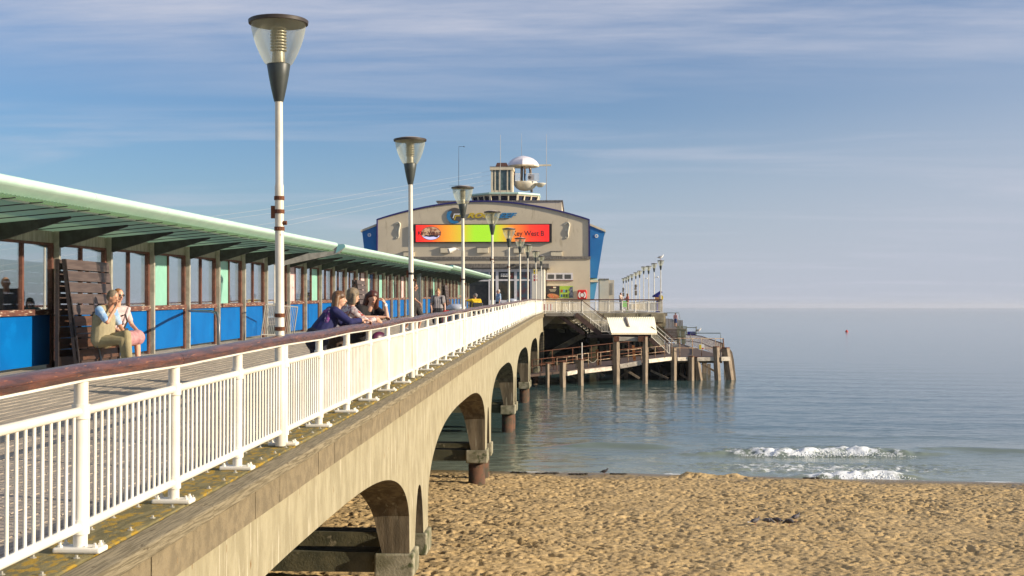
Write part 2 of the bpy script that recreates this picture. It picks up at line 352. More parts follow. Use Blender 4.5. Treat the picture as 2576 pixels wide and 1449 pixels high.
bp = n.new('ShaderNodeBump'); bp.inputs['Strength'].default_value = 1.0; bp.inputs['Distance'].default_value = .022; l.new(hs.outputs[0], bp.inputs['Height']); l.new(bp.outputs[0], p.inputs['Normal'])
xs = np.concatenate([-np.geomspace(9000, 30, 40), np.arange(-28, 30, .11), np.geomspace(31, 9000, 45)])
ys = np.concatenate([np.linspace(41, 64, 290), np.arange(64.15, 112, .17), 112 + np.geomspace(.25, 12000, 150)])
X, Y = np.meshgrid(xs, ys)
amp = np.clip(1.35 - (Y - 50) / 75, 0, 1) * np.clip(1.6 - np.abs(X) / 30, 0, 1)
Z = WATER + amp * (.011 * np.sin(Y * 1.1 + .25 * X + 2 * vn(X * .12, Y * .2, 31)) + .038 * vn(X * .33, Y * .9, 32) + (.022 + .022 * np.clip((9 - X) / 6, 0, 1)) * vn(X * 1.2, Y * 2.9, 33) + .012 * vn(X * 2.6, Y * 6, 34))
def ridge(xc, yc, hw, A, wf, wb, tilt=0.):
    e = np.exp(-np.abs((X - xc) / hw) ** 3); d = Y - (yc + tilt * (X - xc) + .22 * np.sin(X * 1.3) + .3 * vn(X * .8, X * 0 + yc, 41))
    return A * e * np.where(d < 0, np.exp(-(d / wf) ** 2), np.exp(-(d / wb) ** 2)), e, d
foam = np.zeros_like(Z)
r1, e1, d1 = ridge(9.4, 50.4, 4.9, .26, .42, 1.6, .04)
Z += r1 * (1 + .5 * vn(X * 3, Y * 3, 42))
fsh = np.exp(-np.abs((X - 9.3) / 4.0) ** 3.2)
foam += fsh * np.exp(-((d1 + .20) / .50) ** 4) * (.66 + .5 * vn(X * 2.2, Y * 2.2, 47)) + .50 * np.exp(-np.abs((X - 9.3) / 2.9) ** 4) * np.exp(-((d1 - 2.1) / 1.2) ** 4) + .49 * np.exp(-np.abs((X - 9.0) / 5.6) ** 4) * np.exp(-((Y - 46.2) / 1.6) ** 4)
Z += np.clip(foam, 0, 1) * (.13 * vn(X * 3.3, Y * 3.3, 43) + .14 * vn(X * 7, Y * 7, 44) + .10 * vn(X * 14, Y * 14, 49) + .02)
for (a, b, c, d_, f_, g2) in ((1.7, 52.6, 2.6, .20, .6, 1.8), (16.5, 52.0, 4.0, .16, .6, 1.8), (12, 57.5, 7, .06, .7, 2), (-10, 56, 6, .08, .8, 2), (4, 47.6, 6, .035, .5, 1.2)):
    Z += ridge(a, b, c, d_, f_, g2, .02)[0]
r2, e2, d2 = ridge(9.7, 43.85, 2.05, .22, .3, .6, -.06)
Z += r2 * (1 + .8 * vn(X * 5, Y * 5, 45))
fs2 = e2 * np.exp(-((d2 + .1) / .45) ** 4); foam += fs2 * (.62 + .5 * vn(X * 2.6, Y * 2.6, 48))
edge = np.exp(-((Y - shoreY(X) - .02) / .16) ** 2) * (.50 + .6 * vn(X * .9, Y * 0, 46)); foam += edge
Z = np.where(Y < shoreY(X) + .8, np.minimum(Z, WATER + .02 + r2 * 1.4), Z)
tag(gridmesh('sea', X, Y, Z, wmt, foam), kind='structure', label='calm blue sea stretching to a hazy horizon')
# spray lumps on the breaking wave crests
for (lab, xa, xb, yb_, hh, nn, tl) in (('white surf tumbling along the larger breaking wave', 6.5, 13.3, 50.0, .17, 1500, .04), ('white surf of the small wave running up the sand', 7.9, 11.6, 43.75, .14, 600, -.06)):
    g = G()
    for k in range(nn):
        x = R.uniform(xa, xb); e = 1 - abs((x - (xa + xb) / 2) / ((xb - xa) / 2)) ** 3
        y = yb_ + tl * (x - (xa + xb) / 2) + .22 * math.sin(x * 1.3) * (1 if hh > .25 else .2) + R.gauss(0, .24); z = WATER + abs(R.gauss(0, .5)) * hh * e + .03
        r_ = R.uniform(.008, .026) * (.5 + .5 * e)
        g.ball((x, y, z), (r_ * 1.6, r_, r_), 5, 4)
    tag(obj('surf_foam', g, M('foam_white', (.74, .77, .79), (.60, .65, .68), 8, .8), smooth=True), lab, kind='stuff')
# ------------------------------------------------------------------ pier: concrete viaduct
viad = thing('pier_viaduct', 'long weathered concrete pier on arches running out to sea', 'pier', (0, 0, 0))
PIERS = [23.25 + 18.2 * k for k in range(-1, 5)]
XO = -2.93
def capz(c): return -4.33 if c < 30 else -4.60
def crown(Y): return -2.56 + .004 * Y
def archbot(Y):
    for c in PIERS:
        d = Y - c; ad = abs(d)
        if ad <= 1.36:
            if ad < .64: return -3.32 - (-3.32 - capz(c)) * (ad / .64) ** 2.6
            return capz(c)
    for a in [PIERS[0] - 18.2] + PIERS:
        c = a + 9.1; u_ = abs(Y - c) / 7.75
        if u_ <= 1.0: return crown(Y) - 1.5 * (1 - (1 - min(u_, 1) ** 3) ** .42)
    return -4.60
ylist = []
for k, c in enumerate([PIERS[0] - 18.2] + PIERS):
    if k > 0:
        ylist += [c - 1.36, c - 1.355] + [c - 1.35 + .71 * i / 3 for i in range(4)] + [c - .64 + 1.28 * i / 12 for i in range(13)] + [c + .645 + .70 * i / 3 for i in range(4)] + [c + 1.355, c + 1.36]
    m = c + 9.1
    for i in range(-24, 25):
        ylist.append(m + 7.74 * math.copysign(1 - (1 - abs(i) / 24) ** 1.6, i))
ylist = sorted(set(round(y, 4) for y in ylist if -14 < y < 113.4))
def frame(xo, sgn, name):
    g = G(); so_ = G(); nz = 9; prev = None
    for Yv in ylist:
        b, tp = archbot(Yv), deckz(Yv) - .36
        if Yv > 111.5: b = -6.0
        col = []
        for j in range(nz):
            z = b + (tp - b) * j / (nz - 1); th = .46 + .42 * max(0, min(1, (z + 4.65) / 1.7)) ** 1.6
            col.append(((xo, Yv, z), (xo - sgn * th, Yv, z)))
        if prev:
            for j in range(nz - 1):
                g.add([prev[j][0], col[j][0], col[j + 1][0], prev[j + 1][0]], [(0, 1, 2, 3)])
                g.add([prev[j][1], col[j][1], col[j + 1][1], prev[j + 1][1]], [(3, 2, 1, 0)])
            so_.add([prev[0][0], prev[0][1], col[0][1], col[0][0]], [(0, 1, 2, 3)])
        prev = col
    # caps: reveal faces at jumps come from the steep columns above
    obj('arch_soffit', so_, M('stained_shaded_soffit', (.19, .15, .095), (.09, .07, .042), 2.2, .9, c3=(.27, .24, .17), s3=2.2, t3=.58, stretch=(2.5, 2.5, .35), stretch3=(3, 3, .3), bump=.5), viad)  # algae streaks plus the shade of the inner faces, both put into the colour
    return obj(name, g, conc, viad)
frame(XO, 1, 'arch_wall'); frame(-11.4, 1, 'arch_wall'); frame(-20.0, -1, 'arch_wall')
for c in PIERS:
    for s in (-1, 1):
        g = G(); y = c + s * .98
        zc_ = capz(c); g.box(-20.2, XO - .55, y - .26, y + .26, zc_ - .36, zc_ - .01); obj('cross_beam', g, mossc, viad)
        g = G(); g.box(XO - .62, XO + .07, y - .42, y + .42, zc_ - .42, zc_ - .004)
        bevel(obj('pile_cap', g, M('cap_concrete', (.34, .31, .22), (.16, .15, .09), 2.5, .9, c3=(.08, .09, .04), s3=3, t3=.56, bump=.5), viad), .03)
        if s < 0 or c > 30:
            for xx in (XO - .3, -11.2, -19.7):
                g = G(); g.tube([(xx, y, zc_ - .4), (xx, y, -9)], .27, 16); obj('pile', g, redpile, viad, smooth=True)
    g = G(); g.box(-20.2, XO - .1, c - .22, c + .22, -3.2, -2.6); obj('brace_beam', g, mossc, viad)
# deck slab, bands, kerb timbers
g = G()
Ys = [-14 + 4 * i for i in range(32)]
for a, b in zip(Ys[:-1], Ys[1:]):
    b = min(b, 112)
    if a >= 112: break
    z0, z1 = deckz(a) - .40, deckz(b) - .40
    g.hexa([(-19.95, a, z0), (-2.96, a, z0), (-2.96, b, z1), (-19.95, b, z1), (-19.95, a, z0 + .29), (-2.96, a, z0 + .29), (-2.96, b, z1 + .29), (-19.95, b, z1 + .29)])
obj('deck_slab', g, gap, viad)
def seg(y0, y1, x0, x1, a, b, jit=0):
    """block following the deck slope, heights a..b relative to the deck line"""
    g = G(); z0, z1 = deckz(y0), deckz(y1)
    g.hexa([(x0, y0, z0 + a), (x1, y0, z0 + a), (x1, y1, z1 + a), (x0, y1, z1 + a), (x0, y0, z0 + b), (x1, y0, z0 + b), (x1, y1, z1 + b), (x0, y1, z1 + b)]); return g
y = 1.0
while y < 112:
    j = R.uniform(-.004, .004)
    obj('edge_slab', seg(y + .005, y + .895, -3.1, -2.825 + j, -.40, -.125), bandc, viad); y += .9
y = 2.2
while y < 112:
    e = min(y + 3.6, 112); j = R.uniform(-.008, .008)
    bevel(obj('kerb_beam', seg(y + .008, e - .008, -2.965, -2.755 + j, -.122, -.028 + j), beamw, viad), .018)
    bevel(obj('kerb_plank', seg(y + .006, e - .006, -3.40, -2.968, -.10, -.012), mossw, viad), .008)
    g = G()
    k = y + .3
    while k < e:
        for xx in (-3.03, -3.3):
            g.lathe([(.022, 0), (.022, .006), (.010, .008), (.010, .022)], 6, (xx + R.uniform(-.02, .02), k, deckz(k) - .014))
        k += .45
    tag(obj('coach_bolt', g, steel, viad), kind='stuff')
    y += 3.6
g = G(); g.box(-20.3, -19.6, -14, 112, -2.1, -1.1)
# boards that can be told apart, then the rest of the deck
pier_deck = thing('pier_deck', 'grey weathered timber boardwalk of the pier', 'boardwalk', (0, 0, 0)); pier_deck['kind'] = 'structure'; 
BW = .185; x = -3.41; r_ = 0; cnt = 0
pm = {}
while x > -9.2:
    y = 5.0 + [0, 2.9, 1.2, 3.8][r_ % 4]
    lim = 46 if x > -6 else 42
    while y < lim and cnt < 298:
        ln = 4.8
        if ln not in pm:
            g = G(); g.box(-BW / 2 + .002, BW / 2 - .002, .004, ln - .004, -.05, 0); g.v = [(a, b, c + .0118 * b) for a, b, c in g.v]; pm[ln] = mesh_of('plank', g); pm[ln].materials.append(plankm)
        obj('plank', pm[ln], None, pier_deck, loc=(x - BW / 2, y, deckz(y) - .045 + camber(x) + R.uniform(-.0015, .0015))); cnt += 1; y += ln
    x -= BW; r_ += 1
XL = x
g = G(); rr2 = 0; x = -3.41
while x > -19.6:
    y0 = -14 if x <= XL + .01 else None
    for (a, b) in (((-14, 5.0 + [0, 2.9, 1.2, 3.8][rr2 % 4]), (y_end := 5.0 + [0, 2.9, 1.2, 3.8][rr2 % 4] + 4.8 * math.ceil(((46 if x > -6 else 42) - 5.0 - [0, 2.9, 1.2, 3.8][rr2 % 4]) / 4.8), 112)) if x > XL + .01 else ((-14, 112),)):
        yy = a
        while yy < b - .1:
            e = min(yy + 9.6, b)
            if yy < 85 < e: e = 85
            dz = -.047 + camber(x) + R.uniform(-.0015, .0015)
            g.hexa([(x - BW + .004, yy, deckz(yy) + dz - .05), (x - .004, yy, deckz(yy) + dz - .05), (x - .004, e, deckz(e) + dz - .05), (x - BW + .004, e, deckz(e) + dz - .05), (x - BW + .004, yy, deckz(yy) + dz), (x - .004, yy, deckz(yy) + dz), (x - .004, e, deckz(e) + dz), (x - BW + .004, e, deckz(e) + dz)])
            yy = e
    x -= BW; rr2 += 1
tag(obj('plank', g, deckm, pier_deck), kind='stuff')
# ------------------------------------------------------------------ railings
def railing(label, posts, group=None, nbal=16, npart=0, hand=True, postr=.044, plates=True, hh=1.15, detail=True, side=Vector((1, 0, 0)), simple=False):
    o0 = posts[0]; T_ = thing('railing', label, 'railing', tuple(o0), group=group)
    P = [p - o0 for p in posts]
    stuff = G(); nb = 0; bm = {}; hp = []
    for i, p in enumerate(P):
        g = G()
        if detail:
            g.tube([p + Vector((0, 0, .02)), p + Vector((0, 0, hh - .105))], postr, 12)
            for zz in (.145, .86): g.tube([p + Vector((0, 0, zz - .045)), p + Vector((0, 0, zz + .045))], postr + .012, 12)
        else: g.tube([p, p + Vector((0, 0, hh - .1))], postr, 6)
        po = obj('post', g, white, T_, auto=40)
        if plates:
            g = G(); x0, x1 = p.x - .15, p.x + .15; g.box(x0, x1, p.y - .075, p.y + .075, p.z - .012, p.z + .024)
            bo = obj('base_plate', g, white, po)
            if detail: bevel(bo, .012)
            if detail and i < 22:
                g = G()
                for ax in (-.11, .11):
                    for ay in (-.045, .045): g.lathe([(.017, 0), (.017, .012), (.009, .013), (.009, .028)], 6, (p.x + ax, p.y + ay, p.z + .024))
                obj('bolts', g, white, po)
    for i in range(len(P) - 1):
        a, b = P[i], P[i + 1]; d = b - a; ln = d.length
        for zz, nm in ((.86, 'upper_tube'), (.145, 'lower_tube')):
            g = G(); g.tube([a + Vector((0, 0, zz)), b + Vector((0, 0, zz))], .030 if detail else .028, 10 if detail else 5, False); obj(nm, g, white, T_, smooth=True)
        k = nbal
        for j in range(1, k):
            q = a + d * (j / k)
            dl = d / ln
            if nb < npart:
                if 'b' not in bm:
                    g = G(); g.tube([(0, 0, .16), (0, 0, .85)], .0125, 6, False); bm['b'] = mesh_of('baluster', g, True); bm['b'].materials.append(white)
                obj('baluster', bm['b'], None, T_, loc=q); nb += 1
            else: stuff.tube([q + Vector((0, 0, .16)), q + Vector((0, 0, .85))], .0125, 5 if detail else 4, False)
    if stuff.v: tag(obj('baluster', stuff, white, T_, smooth=True), kind='stuff')
    if hand:
        i = 0
        while i < len(P) - 1:
            j = min(i + (2 if detail else 4), len(P) - 1); seg_ = P[i:j + 1]
            a, b = seg_[0], seg_[-1]; dv = (b - a).normalized()
            sd = dv.cross(Vector((0, 0, 1))).normalized()
            def rib(prof, up, name, m, g=None):
                g = g or G(); pts = [a] + ([seg_[1]] if len(seg_) > 2 and detail else []) + [b]
                bb = len(g.v); n_ = len(prof)
                for q in pts:
                    wob = Vector((0, 0, 0)) if not detail else Vector((.008 * math.sin(q.y * .9), 0, .010 * math.sin(q.y * 1.31 + 1)))
                    e_ = dv * (.004 if q is pts[0] else (-.004 if q is pts[-1] else 0))
                    for (s_, z_) in prof: g.v.append(tuple(q + wob + e_ + sd * s_ + Vector((0, 0, z_ + up))))
                for k_ in range(len(pts) - 1):
                    for m_ in range(n_): g.f.append((bb + k_ * n_ + m_, bb + k_ * n_ + (m_ + 1) % n_, bb + (k_ + 1) * n_ + (m_ + 1) % n_, bb + (k_ + 1) * n_ + m_))
                g.f.append(tuple(bb + q_ for q_ in range(n_))); g.f.append(tuple(bb + (len(pts) - 1) * n_ + q_ for q_ in reversed(range(n_))))
                return obj(name, g, m, T_, auto=50)
            pr = [(-.072, -.045), (.072, -.045), (.076, -.012), (.070, -.010), (.072, .0), (.062, .024), (.035, .040), (0, .045), (-.035, .040), (-.062, .024), (-.076, 0)]
            if simple: pr = [(-.06, -.045), (.06, -.045), (.06, .03), (-.06, .03)]
            rib(pr, hh - .045, 'handrail', handwood)
            rib([(-.05, -.02), (.05, -.02), (.05, 0), (-.05, 0)], hh - .092, 'top_channel', white)
            i = j
    return T_
rail = railing('long white railing with varnished wooden handrail along the beach side of the pier', [Vector((-3.08, 7.64 + 1.8 * k + (0 if k < 40 else 0), deckz(7.64 + 1.8 * k))) for k in range(-3, 59)], nbal=16, npart=300)
railing('white railing along the far seaward side of the pier', [Vector((-19.5, 5 + 3.6 * k, deckz(5 + 3.6 * k))) for k in range(0, 30)], nbal=24, detail=False, plates=False, simple=True)
HY, HX0, HX1 = 112.2, -3.0, 7.62
hz = deckz(HY)
railing('white railing with brown handrail along the front edge of the pier head', [Vector((HX0 + (HX1 - HX0) * k / 9, HY, hz)) for k in range(10)], nbal=11, detail=False, hh=1.17)
railing('white railing running back along the right edge of the pier head', [Vector((HX1, HY + 3.6 * k, hz)) for k in range(26)], nbal=24, detail=False, plates=False, simple=True)
# ------------------------------------------------------------------ lamps
def make_lamp(base, top, label, group, clamps=(), spot=False, lean=0., n=20, full=True):
    """tall lamp; pole foot at base, rim top at height `top` above it"""
    t = thing('lamp_post', label, 'street lamp', base, (0, lean, 0), group)
    H = top; g = G(); g.lathe([(.056, 0), (.056, 1.12), (.047, 1.14), (.047, H - 1.75), (.046, H - 1.73), (.041, H - 1.71), (.041, H - .84)], 14 if n > 12 else 8)
    obj('pole', g, M('pole_cream', (.68, .64, .54), (.58, .54, .44), 2.5, .42, c3=(.34, .22, .12), s3=19, t3=.66, stretch3=(1, 1, .5)), t, auto=40)
    g = G(); g.lathe([(.047, H - .85), (.056, H - .82), (.082, H - .70), (.104, H - .58), (.122, H - .465), (.118, H - .455)], n); obj('cone', g, darkcone, t, auto=50)
    g = G(); pr = [(.130, H - .462), (.150, H - .44), (.192, H - .36), (.234, H - .26), (.262, H - .17), (.277, H - .10), (.283, H - .035)]
    g.lathe(pr, n, closed=True); obj('glass_bowl', g, bowl, t, smooth=True)
    g = G(); g.lathe([(.085, H - .455), (.07, H - .44), (.064, H - .33)], n)
    for k in range(8): g.lathe([(.055, H - .325 + k * .032), (.085, H - .315 + k * .032), (.085, H - .305 + k * .032), (.055, H - .297 + k * .032)], n)
    obj('louvre', g, alu, t, auto=40)
    g = G(); g.lathe([(.284, H - .036), (.308, H - .034), (.312, H - .002), (.302, H + .005), (.27, H + .006)], n + 8); obj('rim', g, rimm, t, auto=40)
    g = G(); g.lathe([(.265, H + .0065), (.20, H + .03), (.10, H + .045), (.02, H + .052)], n + 4); obj('dome_cap', g, topm, t, smooth=True)
    for (z, a, mm) in clamps:
        g = G(); g.lathe([(.049, z - .02), (.055, z - .02), (.055, z + .02), (.049, z + .02)], 14); obj('clamp_band', g, mm, t)
    if clamps:
        z = clamps[0][0]; g = G(); g.box(-.085, -.045, -.02, .02, z - .07, z + .06); obj('clamp_bracket', g, rust, t); g = G(); g.tube([(.04, -.01, z - .12), (.08, -.01, z - .12)], .022, 8); obj('clamp_bolt', g, rust, t)
    if spot:
        z = H - 1.72; g = G(); g.tube([(-.06, 0, z), (-.22, -.02, z + .05)], .018, 6); g.tube([(-.2, 0, z + .04), (-.38, -.06, z - .02)], [.04, .075], 12); sp_ = obj('floodlight', g, whitec, t, auto=40)
        g = G(); g.tube([(-.375, -.062, z - .019), (-.40, -.07, z - .026)], [.06, .06], 12); obj('lens', g, M('lens_grey', (.25, .27, .27), rough=.2), sp_)
    return t
ORD = ['nearest', 'second', 'third', 'fourth', 'fifth', 'sixth', 'seventh', 'eighth', 'ninth']
LY = [12.9, 23.3, 34.0, 45.8, 57.0, 68.4, 79.2, 94.0, 108.6]
TOPY = [44, 348, 470, 532, 575, 599, 616, 632, 644]
DX = ['with rusty clamps on its pole', 'above the women at the rail', 'carrying a floodlight', 'in front of the porch windows', 'with a small floodlight', 'before the red end of the screen', 'slim and pale before the porch', 'beside the warning sign', 'where the railing turns the corner']
for i, (yy, ty) in enumerate(zip(LY, TOPY)):
    hgt = at(1400, ty, yy).z - deckz(yy)
    cl_ = []
    if i == 0: cl_ = [(hgt - 2.0, 0, rust), (hgt - 1.86, 0, rust), (hgt - 2.18, 0, rust), (.98 + .38, 0, rust), (.98 + .24, 0, rust)]
    elif i in (3, 4): cl_ = [(hgt - 1.75, 0, rust)]
    elif i in (1, 2): cl_ = [(1.95, 0, black)]
    make_lamp((-3.08 if i < 7 else -3.05, yy, deckz(yy)), hgt, ORD[i] + ' beach-side lamp post, ' + DX[i], 'lamp posts along the beach-side railing', cl_, spot=(i == 2), lean=math.radians([-.45, -.5, -.3, -.1, 0, 0, 0, 0, 0][i]), n=28 if i < 3 else 16)
head_tops = [(1663.6, 655.6), (1647, 662.8), (1633, 669.5), (1620.5, 671), (1610, 681.5), (1600.5, 685.6), (1590.5, 690.6), (1582, 694), (1576, 697.8), (1569, 700)]
HN = ['nearest', 'second', 'third', 'fourth', 'fifth', 'sixth', 'seventh', 'eighth', 'ninth', 'farthest']
HD = ['gull on top', 'with a small spotlight', 'plain and slim', 'with a low spotlight', 'plain, behind the floodlit one', 'hung with signs', 'plain and thin', 'thin and far off', 'thin, next to last', 'with a hanging basket']
headl = []
for k, (px, py) in enumerate(head_tops):
    yy = 7.62 / ((px - 1450) / F) + 7.62 * T
    lz = hz if k < 12 else 0
    hgt = at(px, py, yy).z - lz
    t_ = make_lamp((7.55, yy, lz), hgt, HN[k] + ' lamp post along the pier head right edge, ' + HD[k], 'lamp posts on the pier head', n=12); headl.append((t_, hgt))
    if k in (1, 3):
        g = G(); g.tube([(.05, 0, hgt - 1.35), (.3, 0, hgt - 1.33)], .03, 6); g.ball((.34, 0, hgt - 1.32), .09, 8, 6); obj('spotlight', g, whitec, t_)
    if k in (5, 9):
        g = G(); g.box(-.16, .16, -.05, .05, hgt - 2.9, hgt - 2.3); g.box(-.2, .1, -.07, .03, hgt - 2.2, hgt - 1.9); g.ball((0, -.05, hgt - 1.7), (.2, .1, .2), 8, 6); obj('sign_cluster', g, coping, t_)
for k in range(7):
    yy = 21.5 + 11.6 * k
    make_lamp((-19.4, yy, deckz(yy)), 4.55, ('lamp post on the far side, ' + ['left of the bald man seen through glass', 'nearest behind the panes right of the bald man', 'behind the screen beyond the bench', 'third seen through the shelter glass', 'seen through the last bay before the gap', 'seen beyond the gap in the shelter', 'farthest, behind the second shelter'][k]), 'lamp posts on the far side of the pier', n=10)
# ------------------------------------------------------------------ glazed windbreak shelters
SX = -10.26; SS = .90
def curve_roof(sgn, ln):
    """cross-section helpers are in local coordinates: x across from the screen, z above the deck"""
tg = bpy.data.materials.new('translucent_green_sheet'); tg.use_nodes = True; n_ = tg.node_tree.nodes; l_ = tg.node_tree.links; p_ = n_['Principled BSDF']
p_.inputs['Base Color'].default_value = (.24, .44, .31, 1); p_.inputs['Roughness'].default_value = .22
tr_ = n_.new('ShaderNodeBsdfTranslucent'); ge_ = n_.new('ShaderNodeNewGeometry'); nn_ = n_.new('ShaderNodeTexNoise'); nn_.inputs['Scale'].default_value = 1.3; nn_.inputs['Detail'].default_value = 6; l_.new(ge_.outputs['Position'], nn_.inputs[0])
cc_ = n_.new('ShaderNodeMix'); cc_.data_type = 'RGBA'; l_.new(nn_.outputs[0], cc_.inputs[0]); cc_.inputs[6].default_value = (.50, .66, .40, 1); cc_.inputs[7].default_value = (.32, .52, .32, 1); l_.new(cc_.outputs[2], tr_.inputs[0])
ms_ = n_.new('ShaderNodeMixShader'); ms_.inputs[0].default_value = .55; l_.new(p_.outputs[0], ms_.inputs[1]); l_.new(tr_.outputs[0], ms_.inputs[2]); l_.new(ms_.outputs[0], n_['Material Output'].inputs[0])
teal = tg
def shelter(label, y0, nb, style, endcap=True, extra=0.):
    y0 = (y0 + .587) * SS - .549; sl_ = (deckz(y0 + nb * 3.06 * SS) - deckz(y0)) / (nb * 3.06 * SS)
    root = thing('glazed_windbreak', label, 'shelter', (SX, y0, deckz(y0) + .135), (math.atan(sl_), 0, 0), 'glazed shelters along the middle of the pier'); root.scale = (SS, SS, SS)
    Bq = 3.06; Ltot = nb * Bq; e0, e1 = -.9, Ltot + .5
    D = 2.40; zo, zi = 3.18 + extra, 2.97 + extra
    zroof = lambda x: zi + (zo - zi) * abs(x) / D
    post_g = G(); post_g.box(-.06, .06, -.05, .05, -.04, 2.96 + extra); pm_ = mesh_of('steel_post', post_g); pm_.materials.append(steel)
    br = {}
    for s in (1, -1):
        g = G(); g.prism([(.05, 2.62 + extra), (.08, 2.60 + extra), (1.55, zroof(1.55) - .05), (1.55, zroof(1.55) - .012), (.05, zroof(0) - .012)], (0, -.035, 0), (s, 0, 0), (0, 0, 1), (0, .07, 0)); br[s] = mesh_of('roof_bracket', g); br[s].materials.append(steeld)
    g = G(); g.box(-.05, .07, -.07, .07, .0, 1.16); lowp = mesh_of('timber_post', g); lowp.materials.append(brownw)
    g = G(); g.box(-.045, .055, -.055, .055, 1.27, 2.66 + extra); upp = mesh_of('window_post', g); upp.materials.append(brownw)
    g = G(); g.box(-.035, .045, -.04, .04, 1.27, 2.66 + extra); mulm = mesh_of('mullion', g); mulm.materials.append(brownw)
    g = G(); g.box(-.02, .02, .13, Bq - .13, .08, 1.145); blp = mesh_of('blue_panel', g); blp.materials.append(blue)
    g = G(); g.box(-.07, .09, .06, Bq - .06, 1.15, 1.27); silp = mesh_of('sill', g); silp.materials.append(sillw)
    g = G(); g.box(-.03, .03, .06, Bq - .06, 2.70 + extra, 2.955 + extra); fasp = mesh_of('fascia_board', g); fasp.materials.append(greyb)
    g = G(); g.box(-.05, .05, .055, Bq - .055, 2.645 + extra, 2.698 + extra); hedp = mesh_of('head_rail', g); hedp.materials.append(brownw)
    def pn(a, b): g = G(); g.box(-.006, .006, a, b, 1.275, 2.64 + extra); return mesh_of('window_pane', g)
    pm1, pm2 = pn(.13, Bq / 2 - .045), pn(Bq / 2 + .045, Bq - .20); pm1.materials.append(pane); pm2.materials.append(pane)
    mb1, mb2 = pm1.copy(), pm2.copy()
    for q in (mb1, mb2): q.materials.clear(); q.materials.append(mint)
    for k in range(nb + 1):
        y = k * Bq
        obj('steel_post', pm_, None, root, loc=(.11, y, 0))
        for s in (1, -1): obj('roof_bracket', br[s], None, root, loc=(.12 if s > 0 else -.05, y, 0))
        obj('timber_post', lowp, None, root, loc=(0, y - .115, 0)); obj('window_post', upp, None, root, loc=(0, y - .10, 0))
        if k < nb:
            obj('blue_panel', blp, None, root, loc=(0, y, 0)); obj('sill', silp, None, root, loc=(0, y, 0)); obj('fascia_board', fasp, None, root, loc=(0, y, 0)); obj('head_rail', hedp, None, root, loc=(0, y, 0))
            obj('mullion', mulm, None, root, loc=(0, y + Bq / 2, 0))
            st_ = style[k % len(style)]
            for j, ch in enumerate(st_):
                me = (mb1, mb2)[j] if ch == 'm' else (pm1, pm2)[j]
                if ch == 'p':
                    me = me.copy(); me.materials.clear(); me.materials.append(POSTER)
                    w_ = obj('window_poster', me, None, root, loc=(0, y, 0)); tag(w_, 'pink printed poster filling a window pane')
                else: w_ = obj('window_pane' if ch == 'g' else 'mint_panel', me, None, root, loc=(0, y, 0))
    # corrugated roof sheets, shared mesh
    n_ = 8; pw = Bq / 3
    for s in (1, -1):
        g = G(); cols = 28; nx = 5
        for i in range(cols + 1):
            yy = pw * i / cols; dz = .018 * math.cos(2 * math.pi * i / 4)
            for j in range(nx + 1):
                xx = D * j / nx; g.v.append((s * xx, yy, zroof(xx) + dz))
        for i in range(cols):
            for j in range(nx):
                a = i * (nx + 1) + j; g.f.append((a, a + 1, a + nx + 2, a + nx + 1) if s > 0 else (a + nx + 1, a + nx + 2, a + 1, a))
        me = mesh_of('roof_sheet', g); me.materials.append(teal)
        y = e0
        rib_g = G(); rib_g.prism([(0, zroof(0) - .035), (D, zroof(D) - .035), (D, zroof(D) - .02), (0, zroof(0) - .02)], (0, -.02, 0), (s, 0, 0), (0, 0, 1), (0, .04, 0)); rm_ = mesh_of('sheet_joint', rib_g); rm_.materials.append(steeld)
        while y < e1 - .2:
            obj('roof_sheet', me, None, root, loc=(0, y, 0)); obj('sheet_joint', rm_, None, root, loc=(0, y, 0)); y += pw
        yend = y
        # rounded nose fascia in lengths
        prof = [(D - .08, zo - .01)] + [(D + .02 + .15 * math.sin(a), zo + .175 - .15 * math.cos(a) * 1.0) for a in [math.radians(20 + 20 * q) for q in range(9)]] + [(D - .15, zo + .315), (D - .3, zo + .30), (D - .1, zo + .2)]
        prof = [(D - .30, zo - .05), (D - .24, zo - .055), (D + .06, zo + .13)] + [(D + .04 + .085 * math.cos(a), zo + .215 + .085 * math.sin(a)) for a in [math.radians(-40 + 22 * q) for q in range(8)]] + [(D - .16, zo + .285), (D - .16, zo + .24), (D - .02, zo + .16)]
        y = e0
        while y < yend - .1:
            e = min(y + 4.08, yend)
            if yend - e < .5: e = yend
            g = G(); g.prism(prof, (0, y + .006, 0), (s, 0, 0), (0, 0, 1), (0, e - y - .012, 0)); obj('nose_fascia', g, mintr, root, auto=35); y = e
        if endcap:
            g = G(); g.prism([(.0, zroof(0) - .32), (.3, zroof(.3) - .30), (D - .1, zo - .06), (D + .06, zo + .1), (D + .11, zo + .24), (D, zo + .305), (0, zroof(0) + .14)], (0, e0 - .05, 0), (s, 0, 0), (0, 0, 1), (0, .045, 0)); obj('end_gable', g, steel, root)
            g = G(); g.prism(prof[1:12], (0, e0 - .07, 0), (s, 0, 0), (0, 0, 1), (0, .018, 0)); obj('nose_end', g, M('nose_end_blue', (.18, .40, .42), rough=.5), root)
    return root
POSTER = M('poster_pink', (.62, .42, .42), (.66, .55, .52), 3, .5, c3=(.25, .09, .07), s3=2.6, t3=.60)
shelter('nearest glazed shelter with a green canopy over the bench with the seated couple', 26.7 - 3.06 * 5, 11, ['gg', 'gg', 'gg', 'gg', 'gg', 'gg', 'gg', 'mg', 'gg', 'mg', 'gg'], endcap=False)
shelter('middle glazed shelter whose green canopy starts after the gap in the screen', 48.6, 13, ['pg', 'gm', 'gg', 'gg', 'gg', 'gp', 'mg', 'gm', 'gg', 'mg', 'gp', 'mg', 'gg'])
shelter('farthest glazed shelter with a green canopy ending beside the porch', 91.0, 13, ['mg', 'gg', 'gm', 'gg', 'mg', 'gg', 'gg', 'mg', 'gg', 'gm', 'gg', 'mg', 'gg'], extra=.12)
